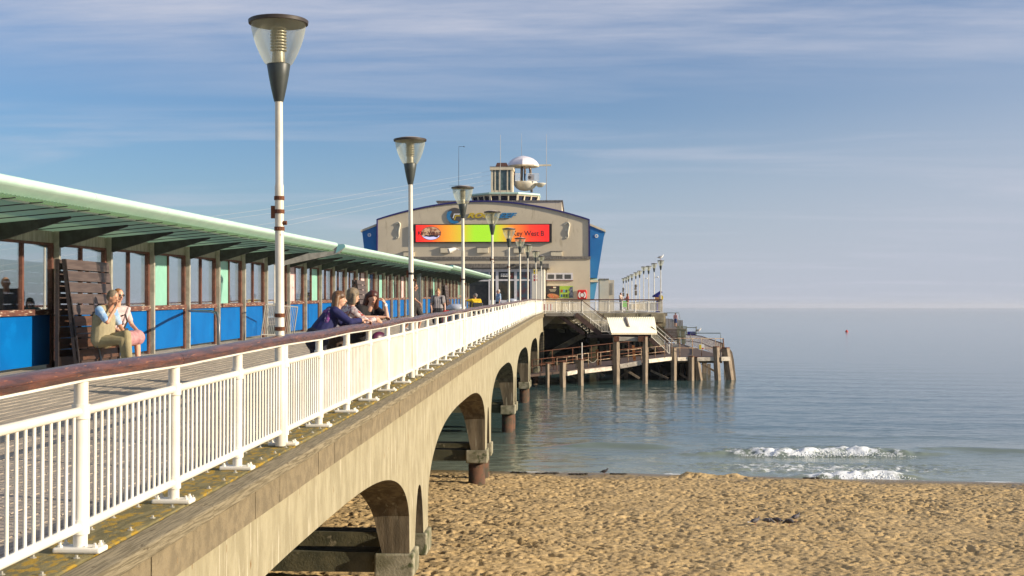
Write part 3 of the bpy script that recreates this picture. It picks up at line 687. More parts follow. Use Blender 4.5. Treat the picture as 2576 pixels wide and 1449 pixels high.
# grey upright standing between the middle and farthest shelters
g = G(); g.box(-.11, .11, -.11, .11, 0, 3.1); o = bevel(obj('support_column', g, M('column_grey_blue', (.12, .13, .15), rough=.5), loc=(-9.55, 75.5, deckz(75.5) - .05)), .01); tag(o, 'square blue-grey column holding the canopy behind the woman with a backpack', 'column')
# hoop barrier in front of the screen
t = thing('hoop_barrier', 'grey steel tube hoop barrier reaching out from the blue panels', 'barrier', (SX, 32.3, deckz(32.3) + .11)); t.scale = (.89, .89, .90)
g = G(); pts = [(.2, -.2, 1.12)] + [(2.55 * q, -5.7 * q, 1.12) for q in (.3, .6, .9)] + [(2.72, -6.05, 1.08), (2.86, -6.4, .95), (2.9, -6.5, .78), (2.9, -6.5, 0)]; g.tube(pts, .038, 10); obj('tube', g, M('tube_grey', (.20, .22, .24), rough=.4, metal=.4), t, smooth=True)
g = G(); g.lathe([(.09, 0), (.09, .015), (.04, .02)], 10, (2.9, -6.5, 0)); obj('foot', g, steel, t)
# crowd-control barrier leaning in the gap
t = thing('crowd_barrier', 'silver crowd-control barrier leaning in the gap of the screen', 'barrier', at(684, 838, 37.8), (0, math.radians(8), 0)); t.location.z = deckz(37.8) + .10
g = G(); 
for a, b in (((-.28, -.3, 0), (-.28, -.3, 1.1)), ((.3, 1.5, 0), (.3, 1.5, 1.1)), ((-.28, -.3, 1.1), (.3, 1.5, 1.1)), ((-.28, -.3, .18), (.3, 1.5, .18))): g.tube([a, b], .02, 6)
obj('frame', g, M('barrier_silver', (.45, .42, .36), rough=.45, metal=.5), t)
bg_ = G(); bg_.tube([(0, 0, .18), (0, 0, 1.1)], .008, 5); bm_ = mesh_of('bar', bg_); bm_.materials.append(MATS['barrier_silver'])
for k in range(1, 18): obj('bar', bm_, None, t, loc=(-.28 + .58 * k / 18, -.3 + 1.8 * k / 18, 0))
# ------------------------------------------------------------------ benches
slatd = M('bench_slat_dark', (.105, .075, .065), (.07, .048, .042), 2.5, .5, bump=.2, stretch=(6, .6, 6), rnd=.08)
slatb = M('bench_slat_brown', (.12, .055, .03), (.07, .035, .022), 3, .5, bump=.2, stretch=(6, .6, 6), rnd=.1)
def bench(loc, label, near=True):
    t = thing('tall_back_bench', label, 'bench', loc, group='tall back-to-back benches')
    L_ = 2.0; Hb = 2.0
    g = G(); g.box(-.013, .013, 0, L_, -.092, .092); ms = mesh_of('back_slat', g); ms.materials.append(slatd); ms2 = mesh_of('back_slat', g); ms2.materials.append(slatb)
    for s in (1, -1):
        for k in range(9):
            z = .30 + k * .208; xx = (.34 - (z / Hb) * .24) if s > 0 else -.10
            o = obj('back_slat', ms if k > 3 else ms2, None, t, loc=(xx, 0, z)); o.rotation_euler = (0, -.12 if s > 0 else 0, 0)
        for k in range(3 if s > 0 else 0):
            g = G(); g.box(-.06, .06, .05, L_ - .05, -.015, .015); obj('seat_slat', g, slatb, t, loc=(s * (.42 + k * .135), 0, .44))
        for y in (.0, L_ / 2, L_ - .04):
            g = G(); g.prism([(.27, 0), (.36, 0), (.32, .5), (.085, Hb + .06), (.02, Hb + .06)] if s > 0 else [(.03, 0), (.09, 0), (.09, Hb + .06), (.03, Hb + .06)], (0, y, 0), (s, 0, 0), (0, 0, 1), (0, .04, 0)); obj('end_frame', g, M('bench_frame_black', (.03, .022, .022), rough=.6), t)
            g = G(); g.tube([(s * .70, y + .02, .42), (s * .78, y + .02, 0)], .016, 6)
            if y != L_ / 2: g.tube([(s * .30, y + .02, .70), (s * .72, y + .02, .72), (s * .76, y + .02, .66), (s * .66, y + .02, .44)], .012, 6)
            if s > 0: obj('arm_rest', g, M('bench_metal', (.20, .19, .19), rough=.35, metal=.6), t, smooth=True)
    g = G(); g.box(-.08, .3, .05, L_ - .05, 0, .28); obj('base', g, M('bench_base', (.05, .03, .025), rough=.8), t)
    return t
bench((-9.66, 22.95, deckz(23.5) + .10), 'tall dark slatted bench with the elderly couple sitting on it').scale = (1.06, 1.06, 1.03)
bench((-9.3, 52.0, deckz(53) + .05), 'tall grey slatted bench standing empty behind the three women')
bench((-9.3, 87.0, deckz(88) + .05), 'tall slatted bench far along behind the woman with a backpack')
# ------------------------------------------------------------------ litter bins
def bin_(loc, label, s=1.):
    t = thing('litter_bin', label, 'litter bin', loc, group='domed litter bins')
    g = G(); g.lathe([(.27, 0), (.27, .95), (.25, .97)], 20); obj('body', g, M('bin_grey', (.14, .15, .17), rough=.5), t, auto=40)
    g = G(); g.lathe([(.22, .97), (.22, 1.1)], 16); obj('opening', g, black, t, auto=40)
    g = G(); g.lathe([(.30, 1.09), (.315, 1.12), (.30, 1.19), (.22, 1.245), (.1, 1.27), (.01, 1.275)], 20); obj('lid', g, M('bin_lid', (.42, .45, .52), rough=.35), t, auto=50)
bin_((-3.84, 39.8, deckz(39.8) - .045), 'domed grey litter bin beside the third lamp post')
bin_((-3.7, 71.8, deckz(71.8) - .045), 'domed grey litter bin farther along by the sixth lamp post')
# ------------------------------------------------------------------ pier head platform
headp = thing('pier_head', 'broad concrete platform at the end of the pier carrying the building', 'platform', (0, 0, 0)); headp['kind'] = 'structure'
FB = 136.0
def pz(py, Y, px=1450): return at(px, py, Y).z
def px_(px, Y, py=700): return at(px, py, Y).x
g = G(); g.box(-24, 8.1, 112.0, 206, hz - .35, hz - .06); obj('platform_slab', g, M('head_slab', (.30, .27, .21), (.2, .18, .14), 1.5, .9, bump=.3), headp)
g = G()
for k in range(5): g.box(HX0 + .02 + k * 2.16, HX0 + 2.14 + k * 2.16, 111.88, 112.3, hz - 1.02, hz - .075)
bevel(obj('edge_beam', g, M('head_fascia', (.36, .31, .20), (.22, .19, .12), 1.2, .9, c3=(.10, .09, .05), s3=2, t3=.6, bump=.5, stretch3=(2, 2, .5)), headp), .03)
a, b = at(1637, 790, 111.5), at(1671, 811, 111.5)
g = G(); g.box(a.x, b.x, 111.0, 113.5, b.z, a.z); bevel(obj('corner_block', g, MATS['head_fascia'], headp), .03)
g = G(); g.box(7.2, 8.05, 113.5, 206, hz - 1.3, hz - .36); obj('side_beam', g, MATS['head_fascia'], headp)
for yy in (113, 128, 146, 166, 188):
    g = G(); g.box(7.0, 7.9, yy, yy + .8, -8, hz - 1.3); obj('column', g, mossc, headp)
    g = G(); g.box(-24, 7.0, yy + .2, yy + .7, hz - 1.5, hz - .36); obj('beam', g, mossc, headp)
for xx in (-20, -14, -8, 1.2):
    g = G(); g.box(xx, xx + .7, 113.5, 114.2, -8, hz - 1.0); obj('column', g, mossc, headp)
ud = M('underpier_shade', (.020, .022, .017), (.012, .013, .01), 3, .95)  # near-black: the shade beneath the deck is put into this colour
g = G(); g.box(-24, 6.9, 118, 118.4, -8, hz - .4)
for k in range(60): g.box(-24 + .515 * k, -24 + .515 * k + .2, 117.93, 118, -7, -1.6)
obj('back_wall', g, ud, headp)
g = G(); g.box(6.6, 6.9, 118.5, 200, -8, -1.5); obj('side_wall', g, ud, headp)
sf = M('soffit_beams', (.26, .24, .17), (.14, .13, .09), 2, .9, bump=.3)
for k in range(4):
    g = G(); g.beam(at(1385 + 24 * k, 797, 113), at(1415 + 32 * k, 832, 116.5), .5, .35); obj('soffit_beam', g, sf, headp)
g = G(); g.beam(at(1392, 884, 113.2), at(1470, 842, 113.2), .45, .55, (0, 1, 0)); obj('diagonal_brace', g, M('brace_concrete', (.16, .15, .11), (.09, .085, .06), 2, .9), headp)
g = G(); g.beam(at(1392, 884, 113.1), at(1380, 905, 113.1), .45, .55, (0, 1, 0)); g.beam(at(1300, 915, 113.5), at(1400, 915, 113.5), .3, .4); obj('low_beam', g, mossc, headp)
g = G(); a, b = at(1489, 858, 117.6), at(1508, 869, 117.6); g.box(a.x, b.x, 117.5, 117.56, b.z, a.z); obj('notice', g, M('notice_grey', (.13, .15, .13), rough=.8), headp)
# ------------------------------------------------------------------ building
bld = thing('pier_building', 'cream entertainment building with an arched gable and dark-blue trim on the pier head', 'building', (0, 0, 0))
arc = [(949, 551)]
def arcy(x):
    t_ = (x - 1215) / 267.0
    return 507.5 + 46.5 * abs(t_) ** 1.9
arc = [(949 + (1482 - 949) * i / 28, arcy(949 + (1482 - 949) * i / 28)) for i in range(29)]
base_z = deckz(FB) - .3
def poly(pts, Y): return [(at(x, y, Y).x, at(x, y, Y).z) for x, y in pts]
pl = poly(arc, FB); pl = [(pl[0][0], base_z)] + pl + [(pl[-1][0], base_z)]
g = G(); g.prism(pl, (0, FB, 0), (1, 0, 0), (0, 0, 1), (0, 34, 0)); obj('gable_wall', g, cream, bld)
tr = poly(arc, FB)
g = G()
for (x0, z0), (x1, z1) in zip(tr[:-1], tr[1:]):
    g.hexa([(x0, FB - .16, z0 - .02), (x1, FB - .16, z1 - .02), (x1, FB + 34, z1 - .02), (x0, FB + 34, z0 - .02), (x0, FB - .16, z0 + .14), (x1, FB - .16, z1 + .14), (x1, FB + 34, z1 + .14), (x0, FB + 34, z0 + .14)])
for (x0, z0) in (tr[0], tr[-1]): g.box(x0 - .07, x0 + .07, FB - .14, FB + .2, at(1450, 645, FB).z, z0 + .1)
obj('gable_trim', g, navy, bld)
def fbox(px0, py0, px1, py1, Y, th, name, m, parent=bld, front=True, bv=0):
    a, b = at(px0, py0, Y), at(px1, py1, Y); g = G(); g.box(a.x, b.x, Y, Y + th, b.z, a.z); o = obj(name, g, m, parent)
    if bv: bevel(o, bv)
    return o
# lower storey stands proud with a stained coping
fbox(949, 646, 1486, 652, FB - .62, .62, 'string_course', coping)
a, b = at(949, 652, FB - .5), at(1484.5, 652, FB - .5)
g = G(); g.box(a.x, b.x, FB - .5, FB - .01, base_z, a.z); obj('lower_wall', g, cream, bld)
for (x0, y0, x1, y1) in ((1014.7, 633, 1042, 645), (1107.7, 622, 1137, 636), (1199.7, 622, 1228.6, 636), (1291.8, 623, 1319, 636), (1385.7, 632.5, 1414, 644)):
    v_ = fbox(x0, y0, x1, y1, FB - .22, .22, 'vent_cover', creamt, bv=.02)
    a, b = at(x0 - .8, y0, FB - .26), at(x1 + .8, y0, FB - .26); g = G(); g.box(a.x, b.x, FB - .27, FB, a.z - .02, a.z + .05); obj('cover_lip', g, coping, v_)
# wings
def wing(pts, nm, Y0, Y1, m):
    g = G(); g.prism(poly(pts, Y0), (0, Y0, 0), (1, 0, 0), (0, 0, 1), (0, Y1 - Y0, 0)); return obj(nm, g, m, bld)
w1 = wing([(911, 583), (948, 566), (948, 735), (928, 735)], 'side_wing', FB + .3, FB + 10, bluew)
w2 = wing([(1484.6, 566), (1521, 583), (1502.5, 699), (1484.6, 699)], 'side_wing', FB + .3, FB + 10, bluew)
for (pa, pb_, wg) in (((907, 581.5), (948.5, 565), w1), ((1484, 565), (1523.5, 581.5), w2)):
    g = G(); a, b = at(*pa, FB + .2), at(*pb_, FB + .2); g.hexa([a + Vector((0, 0, -.10)), b + Vector((0, 0, -.10)), b + Vector((0, 10.2, -.10)), a + Vector((0, 10.2, -.10)), a + Vector((0, 0, .12)), b + Vector((0, 0, .12)), b + Vector((0, 10.2, .12)), a + Vector((0, 10.2, .12))]); obj('wing_roof', g, creamt, wg)
fbox(1485, 704.5, 1505, 709.5, FB + .1, 6, 'flat_roof', creamt); fbox(1484.7, 701, 1503, 704.3, FB + 1.0, 5, 'roof_edge', mintr)
wing([(1484.8, 709.6), (1502, 709.6), (1495, 752), (1484.8, 752)], 'blue_fin', FB + .35, FB + 5, bluel)
for (x, y, wg) in ((929, 591, w1), (1500.8, 593.6, w2)):
    g = G(); c = at(x, y, FB + .24); g.prism([(.21 * math.cos(k * math.pi / 3), .21 * math.sin(k * math.pi / 3)) for k in range(6)], c, (1, 0, 0), (0, 0, 1), (0, .05, 0)); obj('hexagon_plate', g, whitec, wg)
    g = G(); g.prism([(.10 * math.cos(k * math.pi / 5), .09 * math.sin(k * math.pi / 5)) for k in range(10)], c + Vector((0, -.012, 0)), (1, 0, 0), (0, 0, 1), (0, .011, 0)); obj('plate_mark', g, M('mark_blue', (.05, .25, .5), rough=.5), wg)
# shed to the right
t = thing('equipment_shed', 'pale grey equipment cabin standing right of the blue fin', 'shed', (0, 0, 0))
a, b = at(1508, 703.5, 138), at(1532, 762, 138); g = G(); g.box(a.x, b.x, 138, 144, hz - .1, a.z); obj('wall', g, M('shed_cream', (.55, .50, .40), (.5, .45, .36), 1, .8), t)
a2, b2 = at(1532.2, 704.5, 138.1), at(1545, 762, 138.1); g = G(); g.box(a2.x, b2.x, 138.1, 144, hz - .1, a2.z); obj('annex', g, MATS['shed_cream'], t)
g = G(); g.box(a.x - .05, b.x, 137.9, 144.1, a.z, a.z + .12); obj('roof', g, coping, t)
a, b = at(1535, 711, 138.05), at(1541.5, 741, 138.05); g = G()
for k in range(9): z = b.z + (a.z - b.z) * k / 9; g.box(a.x, b.x, 138.04, 138.09, z, z + (a.z - b.z) / 14)
obj('louvre', g, M('louvre_grey', (.32, .30, .26), rough=.7), t)
# screen
scr = thing('led_screen', 'wide red, orange and lime LED advertising screen on the gable', 'screen', (0, 0, 0))
a, b = at(1040.6, 564, FB - .28), at(1388, 609.7, FB - .28)
g = G(); g.box(a.x, b.x, FB - .28, FB - .02, b.z, a.z); obj('casing', g, black, scr)
a, b = at(1046, 566.2, FB - .30), at(1381.5, 607.6, FB - .30)
em = bpy.data.materials.new('led_face'); em.use_nodes = True; t_ = em.node_tree; n = t_.nodes; l = t_.links; p = n['Principled BSDF']; p.inputs['Base Color'].default_value = (.02, .02, .02, 1); p.inputs['Roughness'].default_value = .5
ge = n.new('ShaderNodeNewGeometry'); sx2 = n.new('ShaderNodeSeparateXYZ'); l.new(ge.outputs['Position'], sx2.inputs[0]); mr = n.new('ShaderNodeMapRange'); l.new(sx2.outputs[0], mr.inputs[0]); mr.inputs[1].default_value = a.x; mr.inputs[2].default_value = b.x
ra = n.new('ShaderNodeValToRGB'); l.new(mr.outputs[0], ra.inputs[0]); el = ra.color_ramp.elements
el[0].position = .02; el[0].color = (.92, .012, .01, 1); el[1].position = .97; el[1].color = (.92, .012, .01, 1)
for ps, c in ((.10, (.95, .05, .012)), (.22, (.80, .28, .015)), (.34, (.62, .46, .02)), (.44, (.34, .66, .012)), (.56, (.34, .66, .012)), (.64, (.58, .50, .02)), (.74, (.80, .20, .02)), (.86, (.95, .04, .012))):
    e = el.new(ps); e.color = (*c, 1)
wv = n.new('ShaderNodeMath'); wv.operation = 'MULTIPLY'; l.new(sx2.outputs[2], wv.inputs[0]); wv.inputs[1].default_value = 60
ws = n.new('ShaderNodeMath'); ws.operation = 'SINE'; l.new(wv.outputs[0], ws.inputs[0]); wa = n.new('ShaderNodeMath'); wa.operation = 'MULTIPLY_ADD'; l.new(ws.outputs[0], wa.inputs[0]); wa.inputs[1].default_value = .05; wa.inputs[2].default_value = .92
l.new(ra.outputs[0], p.inputs['Emission Color']); l.new(wa.outputs[0], p.inputs['Emission Strength'])
g = G(); g.box(a.x, b.x, FB - .30, FB - .285, b.z, a.z); obj('display', g, em, scr)
def text(body, px, py, hpx, Y, m, parent, name, align='LEFT', shear=0., wscale=1., depth=.01, space=1.):
    """py = baseline, hpx = capital height in photo pixels"""
    cu = bpy.data.curves.new(name, 'FONT'); cu.body = body; cu.align_x = align; cu.extrude = depth; cu.shear = shear; cu.space_character = space; cu.offset = .016 if wscale < 1.3 else .028
    p_ = at(px, py, Y); size = abs(at(px, py - hpx, Y).z - p_.z) / .70; cu.size = size; cu.materials.append(m)
    o = bpy.data.objects.new(name, cu); COL.objects.link(o); bpy.context.view_layer.update(); me = bpy.data.meshes.new_from_object(o.evaluated_get(bpy.context.evaluated_depsgraph_get())); bpy.data.objects.remove(o)
    if not me.materials: me.materials.append(m)
    o = bpy.data.objects.new(name, me); COL.objects.link(o); o.location = p_; o.rotation_euler = (math.pi / 2, 0, 0); o.scale = (wscale, 1, 1); o.parent = parent; return o
lt = M('led_text_dark', (.08, .015, .02), rough=.6)
ltb = M('led_text_black', (.03, .02, .03), rough=.6)
c = at(1084, 587, FB - .31); rxx, rzz = 25.5 / 23.1, 17.5 / 23.1
def ell(rx_, rz_, c, th, y0=0, n_=32, cut=None):
    return [(rx_ * math.cos(2 * math.pi * k / n_), rz_ * math.sin(2 * math.pi * k / n_)) for k in range(n_)]
g = G(); g.prism(ell(rxx, rzz, c, 1), c + Vector((0, -.002, 0)), (1, 0, 0), (0, 0, 1), (0, .006, 0)); obj('logo_border', g, emis('logo_edge', (.10, .02, .03), .4), scr)
mapm = bpy.data.materials.new('logo_map'); mapm.use_nodes = True; n = mapm.node_tree.nodes; l = mapm.node_tree.links; p = n['Principled BSDF']; nz_ = n.new('ShaderNodeTexNoise'); nz_.inputs['Scale'].default_value = 2.6; nz_.inputs['Detail'].default_value = 6; ge = n.new('ShaderNodeNewGeometry'); l.new(ge.outputs['Position'], nz_.inputs[0]); ra = n.new('ShaderNodeValToRGB'); l.new(nz_.outputs[0], ra.inputs[0]); ra.color_ramp.elements[0].position = .47; ra.color_ramp.elements[0].color = (.60, .36, .20, 1); ra.color_ramp.elements[1].position = .58; ra.color_ramp.elements[1].color = (.26, .09, .04, 1); p.inputs['Base Color'].default_value = (.02, .02, .02, 1); l.new(ra.outputs[0], p.inputs['Emission Color']); p.inputs['Emission Strength'].default_value = .75
g = G(); g.prism(ell(rxx * .95, rzz * .93, c, 1), c + Vector((0, -.012, 0)), (1, 0, 0), (0, 0, 1), (0, .006, 0)); obj('logo_oval', g, mapm, scr)
g = G(); g.prism([(rxx * .93 * math.cos(t_), rzz * .91 * math.sin(t_)) for t_ in [math.radians(-158 + 136 * k / 14) for k in range(15)]] + [(.62, -.24), (.15, -.38), (-.25, -.22), (-.62, -.34)], c + Vector((0, -.022, 0)), (1, 0, 0), (0, 0, 1), (0, .006, 0)); obj('logo_water', g, emis('logo_sea', (.42, .40, .62), .8), scr)
g = G(); g.prism([(-.85, -.36), (-.55, -.16), (-.3, -.22), (0, -.16), (.35, -.2), (.86, -.22), (.7, -.46), (.3, -.36), (-.1, -.40), (-.5, -.34)], c + Vector((0, -.032, 0)), (1, 0, 0), (0, 0, 1), (0, .006, 0)); obj('logo_island', g, ltb, scr)
YT = FB - .36
x_ = 1050.5
for ch, big in (('K', 1), ('E', 0), ('Y', 0), (' ', 0), ('W', 1), ('E', 0), ('S', 0), ('T', 0)):
    if ch != ' ': text(ch, x_, 590.4, 8.6 if big else 6.6, YT, lt, scr, 'lettering', wscale=1.12)
    x_ += {'K': 8.2, 'E': 7.2, 'Y': 7.0, ' ': 3.0, 'W': 13.2, 'S': 7.0, 'T': 6.4}[ch]
text('Key West B', 1288.5, 593.3, 12.6, YT, ltb, scr, 'lettering', wscale=.905)
# round logo and raised lettering on the gable
c = at(1143.5, 542.5, FB - .10)
g = G(); g.prism([(.87 * math.cos(2 * math.pi * k / 36), .87 * math.sin(2 * math.pi * k / 36)) for k in range(36)], c, (1, 0, 0), (0, 0, 1), (0, .09, 0))
lg = thing('round_logo_sign', 'round grey and blue logo sign with wave and angled bars', 'sign', (0, 0, 0)); obj('disc', g, M('logo_grey', (.085, .075, .075), rough=.5), lg)
bl = M('logo_blue', (.025, .20, .44), rough=.45); ye = M('logo_yellow', (.58, .42, .02), rough=.5)
ptso = [(.875 * math.cos(t_), .875 * math.sin(t_)) for t_ in [math.radians(150 + 155 * k / 18) for k in range(19)]]
ptsi = [(.60 * math.cos(t_) + .12, .62 * math.sin(t_) + .02) for t_ in [math.radians(285 - 110 * k / 12) for k in range(13)]]
g = G(); g.prism(ptso + ptsi + [(-.35, .32), (-.28, .45), (-.45, .52), (-.62, .46)], c + Vector((0, -.02, 0)), (1, 0, 0), (0, 0, 1), (0, .018, 0)); obj('blue_wave', g, bl, lg)
for (dx, dz, m) in ((0, 0, whitec), (.14, -.18, ye)):
    g = G(); g.prism([(-.22 + dx, -.28 + dz), (-.10 + dx, -.28 + dz), (.02 + dx, .10 + dz), (.55 + dx, .10 + dz), (.60 + dx, .22 + dz), (-.06 + dx, .22 + dz)], c + Vector((0, -.045, 0)), (1, 0, 0), (0, 0, 1), (0, .02, 0)); obj('angled_bar', g, m, lg)
tx = thing('raised_lettering', 'yellow and blue slanted capital lettering right of the round logo', 'sign', (0, 0, 0))
text('ROCK', 1175, 547.5, 11.5, FB - .12, ye, tx, 'lettering', shear=.35, wscale=1.62, depth=.05)
text('REEF', 1239, 547.5, 11.5, FB - .12, bl, tx, 'lettering', shear=.35, wscale=1.62, depth=.05)
# seahorse reliefs
for (cx_, nm, sg) in ((1001, 'pale seahorse relief on the left side of the gable', 1), (1427, 'pale seahorse relief on the right side of the gable', 1)):
    t = thing('seahorse_relief', nm, 'wall sculpture', (0, 0, 0), group='seahorse reliefs'); sm = M('relief_cream', (.66, .62, .50), (.58, .54, .43), 4, .6)
    P_ = lambda x, y: at(cx_ + x, y, FB - .06)
    g = G(); g.tube([P_(-3, 562), P_(2, 559.5), P_(5, 563), P_(5.5, 568), P_(3.5, 574), P_(2.2, 581), P_(1.5, 587), P_(2.5, 592), P_(2, 597), P_(-1, 600), P_(-4, 598), P_(-3.5, 595.5)], [.04, .10, .10, .09, .11, .13, .10, .07, .055, .045, .04, .03], 8); obj('body', g, sm, t, smooth=True)
    g = G(); g.tube([P_(-1, 561.5), P_(-8, 565)], [.09, .04], 6); g.prism([(0, 0), (-.22, .10), (-.26, -.1), (-.1, -.25)], P_(0, 577), (1, 0, 0), (0, 0, 1), (0, .05, 0)); obj('snout_and_fin', g, sm, t, smooth=False)
# porch
PY = 131.0
pfr = lambda x0, y0, x1, y1, nm, m, Y=PY, th=.12, bv=0: fbox(x0, y0, x1, y1, Y, th, nm, m, porch, bv=bv)
porch = thing('entrance_porch', 'single-storey glazed white entrance porch with grey felt roof edge', 'porch', (0, 0, 0))
gp = deckz(PY) - .1
def pbox(x0, y0, x1, y1, Y0, Y1, nm, m, zbot=None):
    a, b = at(x0, y0, Y0), at(x1, y1, Y0); g = G(); g.box(a.x, b.x, Y0, Y1, b.z if zbot is None else zbot, a.z); return obj(nm, g, m, porch)
pbox(1120, 663.5, 1381, 673.5, PY - .5, FB - .52, 'roof_edge', coping); pbox(1130, 673.5, 1376, 675.5, PY - .3, FB - .52, 'gutter', black)
pbox(1120, 675.7, 1338, 683.5, PY - .06, PY + .2, 'lintel', frost)
pbox(1338.2, 675.7, 1369.5, 760, PY - .04, FB - .52, 'end_wall', M('porch_end_white', (.70, .66, .56), (.66, .62, .52), 1, .6), gp)
pbox(1120, 684, 1338, 760, PY + 2.2, PY + 2.4, 'inner_wall', dark, gp)
for x0, x1 in ((1229, 1233), (1247, 1254), (1293.5, 1300.5), (1334, 1338)): pbox(x0, 683.5, x1, 760, PY, PY + .14, 'mullion', frost, gp)
for x0, x1 in ((1233, 1247), (1254, 1293.5), (1300.5, 1334)):
    pbox(x0, 702.3, x1, 706.6, PY + .01, PY + .12, 'transom', frost); pbox(x0, 755, x1, 760, PY + .01, PY + .12, 'bottom_rail', frost, gp)
teali = M('window_vinyl_teal', (.02, .10, .14), (.10, .03, .03), .9, .2, c3=(.25, .42, .45), s3=1.1, t3=.66)
pd2 = M('window_vinyl_dark', (.03, .035, .03), (.06, .05, .035), 1.5, .15, c3=(.16, .17, .13), s3=2.5, t3=.68)
for x0, x1, m in ((1233, 1247, panedark), (1254, 1293.5, pd2), (1300.5, 1334, teali)):
    pbox(x0, 683.6, x1, 702.3, PY + .05, PY + .08, 'window_pane', m); pbox(x0, 706.6, x1, 755, PY + .05, PY + .08, 'window_pane', m)
pbox(1160, 707.6, 1229, 760, PY + .3, PY + .34, 'door_opening', panedark, gp); pbox(1170, 704.6, 1229, 707.4, PY, PY + .1, 'door_head', frost)
pbox(1120, 683.6, 1229, 704.4, PY + .02, PY + .08, 'fascia_sign', M('sign_pale_blue', (.22, .30, .33), rough=.5))
text('ENTRANCE', 1191, 701.6, 4.2, PY - .0, lt, porch, 'lettering', wscale=1.5, space=1.15)
pbox(1258, 686, 1282, 700.8, PY + .02, PY + .05, 'notice', black)
text('FREE WIFI', 1260, 691.6, 3.2, PY - .02, whitec, porch, 'lettering', wscale=1.1); text('FREE ENTRY', 1260, 696.2, 3.0, PY - .02, whitec, porch, 'lettering', wscale=1.05)
pbox(1284, 687, 1291, 700, PY + .02, PY + .05, 'notice', M('dark_red', (.12, .02, .015), rough=.5))
for x_ in (1292, 1316):
    a = at(x_, 666, PY - .9); g = G(); g.prism([(-.28, -.03), (.0, .10), (.28, -.03), (.25, -.07), (-.25, -.07)], a, (1, 0, 0), (0, 0, 1), (0, .35, 0)); obj('roof_lamp', g, M('lamp_black', (.03, .03, .03), rough=.5), porch)
g = G(); a, b = at(1373.5, 676, FB - .62), at(1373.5, 752, FB - .62); g.tube([a, b], .05, 8); obj('downpipe', g, black, porch, smooth=True)
# small triple window, posters, lifebuoy case
tw = thing('triple_window', 'small three-pane white-framed window above the posters', 'window', (0, 0, 0))
fbox(1374, 686.5, 1441, 704.6, FB - .60, .09, 'frame', frost, tw)
for k in range(3): fbox(1378 + 21.2 * k, 690.5, 1394 + 21.2 * k, 701.5, FB - .615, .04, 'window_pane', M('obscure_pane', (.085, .08, .075), (.06, .06, .055), 5, .15), tw)
fbox(1373, 704.8, 1442, 706.8, FB - .68, .17, 'sill', M('sill_red', (.20, .09, .07), rough=.7), tw)
pzz = thing('pizza_poster', 'dark poster with a pizza in its lower half', 'poster', (0, 0, 0))
fbox(1375, 719.4, 1407.4, 750, FB - .55, .04, 'panel', M('poster_black', (.025, .02, .02), rough=.45), pzz)
cc = at(1392, 745, FB - .565); rr_ = R
g = G(); g.prism([(.66 * math.cos(2 * math.pi * k / 28) , .27 * math.sin(2 * math.pi * k / 28) - .09 * math.cos(2 * math.pi * k / 28)) for k in range(28)], cc, (1, 0, 0), (0, 0, 1), (0, .01, 0)); obj('pizza', g, M('pizza_crust', (.42, .20, .07), (.36, .14, .05), 5, .6), pzz)
g = G(); g.prism([(.56 * math.cos(2 * math.pi * k / 28) , .21 * math.sin(2 * math.pi * k / 28) - .07 * math.cos(2 * math.pi * k / 28)) for k in range(28)], cc + Vector((0, -.008, .01)), (1, 0, 0), (0, 0, 1), (0, .006, 0)); obj('topping', g, M('pizza_top', (.45, .06, .03), (.50, .22, .08), 3.5, .5, c3=(.10, .14, .03), s3=6, t3=.6), pzz)
fbox(1387, 721.5, 1390.5, 724.8, FB - .565, .01, 'emblem', M('dark_red', (.2, .02, .01)), pzz); fbox(1391.5, 721.2, 1399, 725, FB - .565, .01, 'emblem', creamt, pzz)
for k in range(3): fbox(1381 + k * 1.5, 728 + k * 2.2, 1400 - k * 1.5, 728.7 + k * 2.2, FB - .565, .01, 'text_line', creamt, pzz)
gpz = thing('activity_poster', 'lime green poster with small pictures and a climber beside the pizza poster', 'poster', (0, 0, 0))
fbox(1407.8, 719.4, 1441.6, 750, FB - .55, .04, 'panel', M('poster_lime', (.36, .52, .05), (.32, .46, .05), 3, .5), gpz)
for k, (x_, y_, c_) in enumerate(((1410.5, 728.5, (.45, .04, .03)), (1417, 728.5, (.12, .35, .5)), (1423, 729, (.07, .08, .06)), (1410.5, 740.5, (.03, .12, .32)), (1417, 740, (.06, .10, .03)), (1423, 740, (.08, .1, .04)))):
    fbox(x_, y_, x_ + 4.4, y_ + 7, FB - .565, .012, 'picture', M('pic%d' % k, c_, rough=.5), gpz)
cc = at(1437, 735, FB - .565); g = G(); g.prism([(-.1, .55), (.18, .62), (.2, -.62), (-.22, -.62), (-.28, -.2), (-.12, .0), (-.3, .2)], cc, (1, 0, 0), (0, 0, 1), (0, .012, 0)); obj('figure_picture', g, M('pic_navy', (.03, .04, .09), (.25, .27, .3), 4, .5), gpz)
lb = thing('lifebuoy_case', 'bright red lifebuoy case on the cream wall', 'lifebuoy case', (0, 0, 0))
a, b = at(1453, 729, FB - .85), at(1476, 752.5, FB - .85); redm = M('case_red', (.62, .018, .015), (.55, .015, .012), 3, .35)
g = G(); g.box(a.x, b.x, FB - .85, FB - .51, b.z, a.z); bevel(obj('case', g, redm, lb), .13, 4)
cc = at(1464.5, 742, FB - .90)
